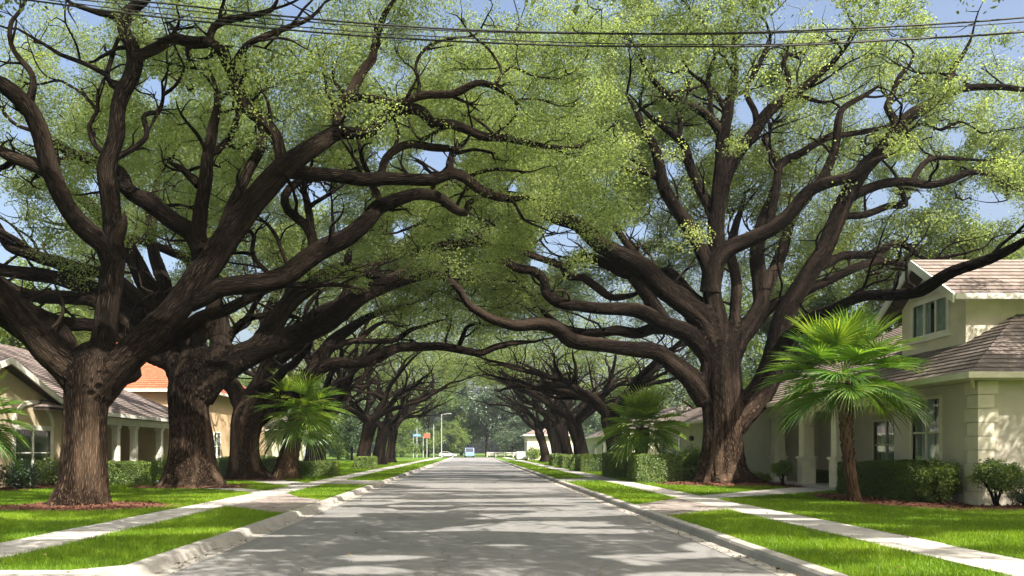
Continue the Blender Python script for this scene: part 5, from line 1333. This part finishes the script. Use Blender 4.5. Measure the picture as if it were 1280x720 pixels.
round_tree('light green tree behind the tan house roof on the left', -33, 58, 15.0, 7, 505, 'bright', 220, (0.28, 0.15), 150)
round_tree('bushy tree at the far left behind the tan house', -39, 44, 14.0, 7, 506, 'bright', 220, (0.24, 0.13), 150)
round_tree('tree behind the white low house on the left', -33, 88, 16.0, 8, 507, 'darkleaf', 200, (0.32, 0.18), 150)
round_tree('leafy tree behind the peach house chimney side', -36, 74, 17.0, 8, 508, 'bright', 200, (0.32, 0.18), 150)
round_tree('tree behind the white house on the right side', 24, 108, 15.0, 8, 509, 'bright', 180, (0.36, 0.2), 140)
p1 = round_tree('big dark tree closing the view at the end of the street', 3.5, 196, 21.0, 10, 511, 'darkleaf', 180, (0.5, 0.3), 230, 'trees closing the end of the street', zb=0.3)
p2 = round_tree('light green tree at the end of the street behind the red sign', -10.5, 190, 19.0, 9, 512, 'bright', 180, (0.5, 0.3), 230, 'trees closing the end of the street', zb=0.3)
round_tree('yard tree standing just right of the dormer house corner', 20.8, 16.6, 13.0, 6.3, 513, 'darkleaf', 230, (0.13, 0.07), 230, zb=5.6)
EG = 'trees closing the end of the street'
for i, (x, y, h, r, k) in enumerate([(16, 192, 20, 10, 0), (-22, 188, 20, 10, 1), (28, 190, 18, 9, 1), (-36, 194, 19, 10, 0), (42, 196, 20, 11, 0), (-52, 192, 20, 11, 1), (58, 195, 18, 10, 1), (-3, 230, 27, 14, 0), (20, 235, 26, 13, 1), (-26, 236, 26, 13, 0), (-50, 240, 26, 14, 1), (48, 240, 25, 14, 0), (9.5, 186, 9, 5, 0), (-5.0, 188, 8.5, 4.5, 1), (-16.5, 184, 10, 5, 0), (22, 184, 8, 5, 0), (-13.5, 140, 9, 4.5, 1), (-18, 120, 12, 6, 0), (-22, 132, 14, 6, 1), (19, 145, 13, 6, 0)]):
    kind = ['dense dark tree', 'lighter feathery tree'][k]
    side = 'left' if x < 0 else 'right'
    round_tree(f'{kind} in the wood closing the street end', x, y, h, r, 520 + i, None, 0, None, 0, EG, src=[p1, p2][k])

# ------------------------------------------------------------------ small things far down the street
def far_sign(name, label, x, y, h, panel, mat, zc, pr=0.09):
    o = thing(name, label, 'sign', (x, y, GZ))
    b = BM((x, y, GZ)); b.cyl((x, y, GZ - 0.1), (x, y, h), pr, pr * 0.8); b.build('post', M['wood_pole'], o)
    b = BM((x, y, GZ)); b.box(x - panel[0] / 2, x + panel[0] / 2, y - 0.16, y - 0.1, zc - panel[1] / 2, zc + panel[1] / 2); b.build('panel', M[mat], o, bevel=0.02)
    return o
far_sign('street_sign', 'red sign panel on a tall post at the street end', -9.3, 165, 5.4, (1.3, 0.9), 'red', 4.6)
far_sign('street_sign', 'blue sign panel on a post beside the red sign', -11.3, 164, 8.0, (1.5, 0.5), 'truckblue', 4.7)
for i, (x, y, h, arm, lab) in enumerate([(-8.0, 167, 7.0, 0, 'bare pale pole standing right of the red sign'), (-6.4, 168, 9.2, 1.6, 'pale lamp post with a short arm at the street end'), (-10.2, 167, 4.5, 0, 'short pale post just left of the red sign'), (-12.2, 166, 4.4, 0, 'short pale post left of the blue sign')]):
    o = thing('lamp_post' if arm else 'utility_pole', lab, 'lamp post' if arm else 'pole', (x, y, GZ))
    b = BM((x, y, GZ)); b.cyl((x, y, GZ - 0.1), (x, y, h), 0.10, 0.07); b.build('post', M['wood_pole'], o)
    if arm:
        b = BM((x, y, GZ)); b.cyl((x, y, h - 0.1), (x + arm, y, h + 0.15), 0.06); b.build('arm', M['wood_pole'], o)
        b = BM((x, y, GZ)); b.box(x + arm - 0.1, x + arm + 0.5, y - 0.12, y + 0.12, h + 0.05, h + 0.22); b.build('lamp_head', M['metal'], o, bevel=0.03)
def car(name, label, x, y, rz, Lc, wd, h, mat, cat, van=False):
    o = thing(name, label, cat, (x, y, 0)); o.rotation_euler.z = rz
    if van: prof = [(-Lc / 2, 0.35), (Lc / 2, 0.35), (Lc / 2, 1.05), (Lc / 2 - 0.5, 1.25), (Lc / 2 - 1.0, h), (-Lc / 2 + 0.05, h), (-Lc / 2, h - 0.15)]
    else: prof = [(-Lc / 2, 0.3), (Lc / 2, 0.3), (Lc / 2, 0.75), (Lc / 2 - 1.1, 0.92), (Lc / 2 - 1.9, h), (-Lc / 2 + 0.9, h), (-Lc / 2 + 0.1, 0.95)]
    b = BM(); b.prism([(u, -wd / 2, z) for u, z in prof], (0, wd, 0)); b.build('body', M[mat], o, bevel=0.05)
    b = BM()
    for s in (-1, 1):
        yy = s * (wd / 2 + 0.004)
        if van: q = [(Lc / 2 - 1.1, 1.25), (Lc / 2 - 1.35, h - 0.15), (-Lc / 2 + 0.4, h - 0.15), (-Lc / 2 + 0.4, 1.25)]
        else: q = [(Lc / 2 - 1.3, 0.95), (Lc / 2 - 1.95, h - 0.08), (-Lc / 2 + 0.95, h - 0.08), (-Lc / 2 + 0.45, 0.97)]
        b.prism([(u, yy - s * 0.02, z) for u, z in q], (0, s * 0.024, 0))
    if van: b.prism([(Lc / 2 - 0.46, -wd / 2 + 0.12, 1.28), (Lc / 2 - 0.46, wd / 2 - 0.12, 1.28), (Lc / 2 - 0.94, wd / 2 - 0.16, h - 0.08), (Lc / 2 - 0.94, -wd / 2 + 0.16, h - 0.08)], (0.03, 0, 0.015))
    b.build('window', M['cargl'], o)
    for u in (-Lc / 2 + 0.8, Lc / 2 - 0.85):
        for s in (-1, 1):
            b = BM(); b.cyl((u, s * wd / 2 - s * 0.2, 0.33), (u, s * wd / 2 + s * 0.02, 0.33), 0.33, None, 18); wh = b.build('wheel', M['tyre'], o)
            b = BM(); b.cyl((u, s * wd / 2 + s * 0.0, 0.33), (u, s * wd / 2 + s * 0.03, 0.33), 0.19, None, 14); b.build('rim', M['metal'], wh)
    for s in (-1, 1):
        b = BM(); b.box(Lc / 2 - 0.02, Lc / 2 + 0.02, s * wd * 0.36 - 0.15, s * wd * 0.36 + 0.15, 0.62, 0.78); b.build('headlight', M['white'], o)
    return o
car('van', 'small blue van driving far down the street', -0.6, 178.0, -math.pi / 2 + 0.05, 4.6, 1.95, 2.15, 'truckblue', 'van', True)
car('parked_car', 'pale grey car on the cross street at the end', -5.4, 177.5, 0.05, 4.0, 1.7, 1.35, 'metal', 'car')
car('parked_car', 'grey parked car by the small pale house', 7.7, 124.5, math.pi / 2, 4.2, 1.75, 1.45, 'metal', 'car')
def rail_fence(x0, x1, y, label):
    o = thing('rail_fence', label, 'fence', ((x0 + x1) / 2, y, GZ)); org = ((x0 + x1) / 2, y, GZ)
    b = BM(org); b.box(x0, x1, y - 0.04, y + 0.04, 0.95, 1.15); b.box(x0, x1, y - 0.035, y + 0.035, 0.5, 0.62); b.build('rail', M['white'], o)
    n = int((x1 - x0) / 2)
    for i in range(n + 1):
        xx = x0 + (x1 - x0) * i / n; b = BM(org); b.box(xx - 0.07, xx + 0.07, y - 0.07 - 0.045, y - 0.045, 0, 1.25); b.build('post', M['white'], o)
rail_fence(3.5, 15.5, 184.5, 'low white rail fence across the end of the street')

# ------------------------------------------------------------------ overhead cables
def cable(label, pts, d, r, seed):
    rng = R(seed)
    P = np.array([np.append(upt(a, c, d), r) for a, c in pts])
    t = Tubes(); t.add(smooth_path(P, 0.6), 6, 0, seed)
    o = tag(t.build('overhead_cable', M['cable'], None, (0, 0, 0)), label, 'cable', 'overhead cables crossing above the street')
    return o
lo = [(-900, -190), (-400, -75), (-60, -12), (35, 0), (87, 7), (153, 16), (222, 24), (312, 33), (440, 44), (576, 52), (715, 57), (840, 58), (979, 57), (1118, 50), (1280, 40), (1500, 15), (1900, -60), (2300, -160)]
hi = [(-900, -230), (-400, -100), (-60, -26), (153, -1), (222, 6), (312, 16), (440, 28), (576, 37), (715, 41), (860, 42), (979, 39), (1118, 33), (1280, 22), (1500, -3), (1900, -75), (2300, -175)]
cable('lower of the two thick black cables across the sky', lo, 15.0, 0.017, 1)
cable('thin wire running just above the lowest thick cable', [(a, c - 3 - 2 * math.sin(a / 260)) for a, c in lo], 15.2, 0.010, 2)
cable('upper thick black cable across the treetops', hi, 15.0, 0.017, 3)
cable('thin wire looping just below the upper thick cable', [(a, c + 3.5 + 2.5 * math.sin(a / 210 + 1)) for a, c in hi], 15.2, 0.010, 4)

# ------------------------------------------------------------------ grass
def in_poly(P, poly):
    x, y = P[:, 0], P[:, 1]; r = np.zeros(len(P), bool); n = len(poly)
    for i in range(n):
        x1, y1 = poly[i]; x2, y2 = poly[(i + 1) % n]
        if y1 == y2: continue
        c = ((y1 > y) != (y2 > y)) & (x < (x2 - x1) * (y - y1) / (y2 - y1) + x1)
        r ^= c
    return r
def grass():
    rng = R(900); Ps = []; Ss = []
    for y0, y1, dens, s in ((8, 13, 1500, 1.0), (13, 19, 1100, 1.15), (19, 27, 650, 1.5), (27, 38, 330, 2.0), (38, 60, 120, 2.8), (60, 110, 35, 4.0)):
        for sg in (-1, 1):
            xa = KX + 0.2; xb = min(0.76 * y1, 20) if sg < 0 else min(0.76 * y1, 15.6)
            n = int((xb - xa) * (y1 - y0) * dens)
            P = np.stack([sg * (xa + (xb - xa) * rng.random(n)), y0 + (y1 - y0) * rng.random(n)], 1)
            Ps.append(P); Ss.append(np.full(n, s))
    P = np.vstack(Ps); S = np.concatenate(Ss)
    keep = np.ones(len(P), bool)
    for poly in PAVE_POLYS: keep &= ~in_poly(P, poly)
    for cx, cy, rx, ry in BEDS: keep &= ((P[:, 0] - cx) / rx) ** 2 + ((P[:, 1] - cy) / ry) ** 2 > 1.0
    keep &= ~((P[:, 0] > 13.4) & (P[:, 1] > 21.2) & (P[:, 1] < 41)) & ~((P[:, 0] < -18.3) & (P[:, 1] > 26))
    P, S = P[keep], S[keep]; n = len(P)
    a = rng.random(n) * 2 * math.pi; h = (0.045 + 0.03 * rng.random(n)) * S ** 0.35; wd = 0.006 * S
    patch = vnoise(np.column_stack([P, np.zeros(n)]), 0.5) * 0.6 + vnoise(np.column_stack([P, np.ones(n)]), 2.2) * 0.4
    h *= 0.75 + 0.5 * patch
    lean = rng.normal(size=(n, 2)) * 0.45 * h[:, None]
    z = np.full(n, GZ - 0.035)
    ex = np.stack([np.cos(a) * wd, np.sin(a) * wd, 0 * a], 1); B0 = np.column_stack([P, z])
    tip = np.column_stack([P + lean, z + h + 0.02])
    V = np.stack([B0 - ex, B0 + ex, tip], 1).reshape(-1, 3)
    T = np.clip(0.45 + 0.6 * (patch - 0.5) + (rng.random(n) - 0.5) * 0.5, 0, 1)
    me = numesh('grass', V, np.arange(n * 3).reshape(-1, 3), [M['grass']], {'tint': ('FLOAT', np.repeat(T, 3))})
    tag(link('grass', me), kind='stuff')
grass()

def litter():
    rng = R(77); n = 1000
    x = np.concatenate([rng.choice([-1, 1], n // 2) * (KX - 0.28 * rng.random(n // 2) ** 1.5 - 0.04), (rng.random(n - n // 2) - 0.5) * 26]); y = 9 + 45 * rng.random(n) ** 1.6
    z = np.where(np.abs(x) < KX, 0.02, GZ + 0.025)
    ok = ~((np.abs(x) > KX - 0.03) & (np.abs(x) < KX + 0.24)) & (x > -17) & (x < 12); x, y, z = x[ok], y[ok], z[ok]; n = len(x)
    a = rng.random(n) * 6.283; l = (0.02 + 0.02 * rng.random(n)); t = np.stack([np.cos(a) * l, np.sin(a) * l, rng.normal(size=n) * 0.006], 1); b2 = np.stack([-np.sin(a) * l * 0.5, np.cos(a) * l * 0.5, rng.normal(size=n) * 0.004 + 0.004], 1)
    P = np.stack([x, y, z], 1)
    V = np.stack([P - t, P + b2, P + t, P - b2], 1).reshape(-1, 3)
    me = numesh('fallen_leaves', V, np.arange(n * 4).reshape(-1, 4), [M['deadleaf']], {'tint': ('FLOAT', np.repeat(rng.random(n), 4))})
    tag(link('fallen_leaves', me), kind='stuff')
litter()
